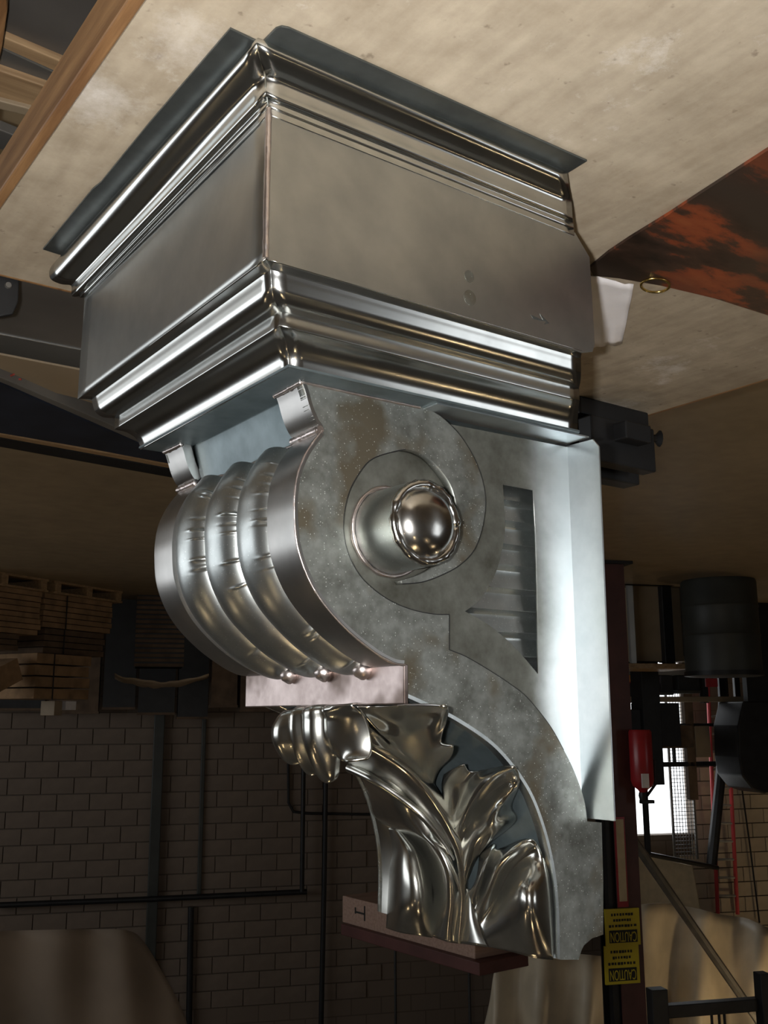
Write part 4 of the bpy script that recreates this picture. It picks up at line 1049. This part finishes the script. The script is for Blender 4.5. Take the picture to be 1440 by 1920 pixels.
dp = empty('slanted_post', (P.x, P.y, 0)); tag(dp, 'thick dark slanted post standing in front of the ladder', 'post')
o.name = 'upper_post'; o2.name = 'lower_post'
for c in (o, o2): c.parent = dp; c.matrix_parent_inverse = Matrix.Translation(-dp.location)
o = MB().tube([wl(1205, 1597, 11.6), wl(1218, 1602, 11.8), wl(1345, 1627, 12.8)], .03, 8).build('boom_arm', M['black'], None, smooth=True); tag(o, 'thin black boom arm reaching across to the slanted post', 'pole')
o = MB().tube([wl(1181, 1566, 9.9), wl(1282, 1712, 10.6), wl(1425, 1918, 11.3)], .05, 8).build('diagonal_brace', M['steel'], None, smooth=True); tag(o, 'grey diagonal brace rising from the maroon column', 'brace')
hb = [on_depth(x, y, 13.0) for x, y in [(1180, 1585), (1226, 1606), (1300, 1624), (1316, 1712), (1250, 1722), (1180, 1722)]]
o = MB().prism([(a, z) for a, b, z in hb], 13.0, 13.78, lambda v: rm(v.x, v.z, v.y)).build('door_hood', M['cream'], None, bevel=.02); tag(o, 'cream coloured hood on the wall above the bright doorway', 'hood')
o = MB().tube([wl(1390, 1470, 13.7), wl(1406, 1585, 13.7), wl(1424, 1730, 13.7)], .012, 6).build('cable_drop', M['black'], None, smooth=True); tag(o, 'thin black cable running down the block wall right of the ladder', 'cable')
# black overhead frame near the camera at the upper right of the hall
stand('overhead_frame', 'black steel overhead frame hanging from the ceiling', 'frame', [
    ('post', 1226, 1856, 1256, 1990, 7.0, .1, 'black', False, True), ('crossbar', 1250, 1878, 1470, 1902, 7.05, .08, 'black'), ('post', 1432, 1826, 1452, 1990, 7.0, .1, 'black', False, True), ('bolt', 1336, 1900, 1340, 1985, 7.06, .02, 'black', False, True), ('bolt', 1350, 1900, 1354, 1985, 7.06, .02, 'black', False, True), ('bolt', 1360, 1900, 1364, 1985, 7.06, .02, 'black', False, True)])
# marked plank on hangers
pk0 = on_depth(642, 1704, 9.2); pk1 = on_depth(890, 1760, 7.6)
A_ = rm(pk0[0], pk0[1], pk0[2]); B_ = rm(pk1[0], pk1[1], pk0[2])
dv = (B_ - A_).normalized(); nv = Vector((-dv.y, dv.x, 0))
if nv.dot(FWD) < 0: nv = -nv
PM = lambda v: A_ + dv * v.x + nv * v.y + Vector((0, 0, v.z))
ln = (B_ - A_).length
pl_ = empty('marked_plank', A_); tag(pl_, 'pinkish wooden plank with a black letter hung behind the acanthus leaf', 'plank'); inv = Matrix.Translation(-A_)
def ch(c): c.parent = pl_; c.matrix_parent_inverse = inv
ch(MB().box(0, ln, 0, .5, -.11, .11, PM).build('plank', M['pinkwood'], None, bevel=.006))
ch(MB().box(.05, ln + .1, -.05, .45, .11, .20, PM).build('upper_plank', M['maroon'], None, bevel=.006))
for u in (.5, ln - .3): ch(MB().tube([PM(Vector((u, .2, .2))), PM(Vector((u, .2, CEIL - A_.z - .01)))], .012, 6).build('hanger_rod', M['black'], None))
m = MB()
m.box(.33, .345, -.004, 0, -.07, .05, PM); m.box(.20, .345, -.004, 0, -.012, .003, PM); m.box(.195, .21, -.004, 0, -.04, .01, PM)
ch(m.build('letter', M['ink'], None))

# ------------------------------------------------------------------ ceiling lamps of the hall, plus unseen ones added at the right back
def lamp(a, b, label):
    o = empty('ceiling_lamp', rm(a, b, CEIL)); tag(o, label, 'lamp', 'warm ceiling lamps of the hall'); inv = Matrix.Translation(-o.location)
    LM = lambda v: rm(a + v.x, b + v.y, 5.6 + v.z)
    for c in (MB().tube([LM(Vector((0, 0, .42))), LM(Vector((0, 0, CEIL - 5.6)))], .015, 6).build('rod', M['black'], None),
              MB().lathe([(.06, .42), (.09, .30), (.16, .16), (.23, .03), (.23, .02), (.15, .155), (.08, .29), (.05, .31)], 20, LM).build('shade', M['steel'], None, smooth=True),
              MB().lathe([(.02, .27), (.07, .22), (.10, .12), (.08, .03), (.02, -.01)], 16, LM).build('bulb', M['warm'], None, smooth=True, angle=80)): c.parent = o; c.matrix_parent_inverse = inv
k = 0
WHERE = ['over the left bay door', 'over the workbench', 'over the right bay door']
for a in (-5.0, 0.4, 6.0):
    for b, where in ((-4.6, 'far behind the camera'), (-0.6, 'beside the camera'), (3.6, 'in front of the camera')):
        lamp(a, b, 'warm bell lamp on the ceiling ' + WHERE[k // 3] + ', ' + where); k += 1
lamp(7.4, 10.9, 'added unseen warm lamp brightening the wall and plastic by the bright doorway')  # lamp added out of view to brighten the right wall and plastic
lamp(9.0, 11.3, 'added unseen warm lamp brightening the far right of the hall')  # another added lamp, unseen, for the dim right background
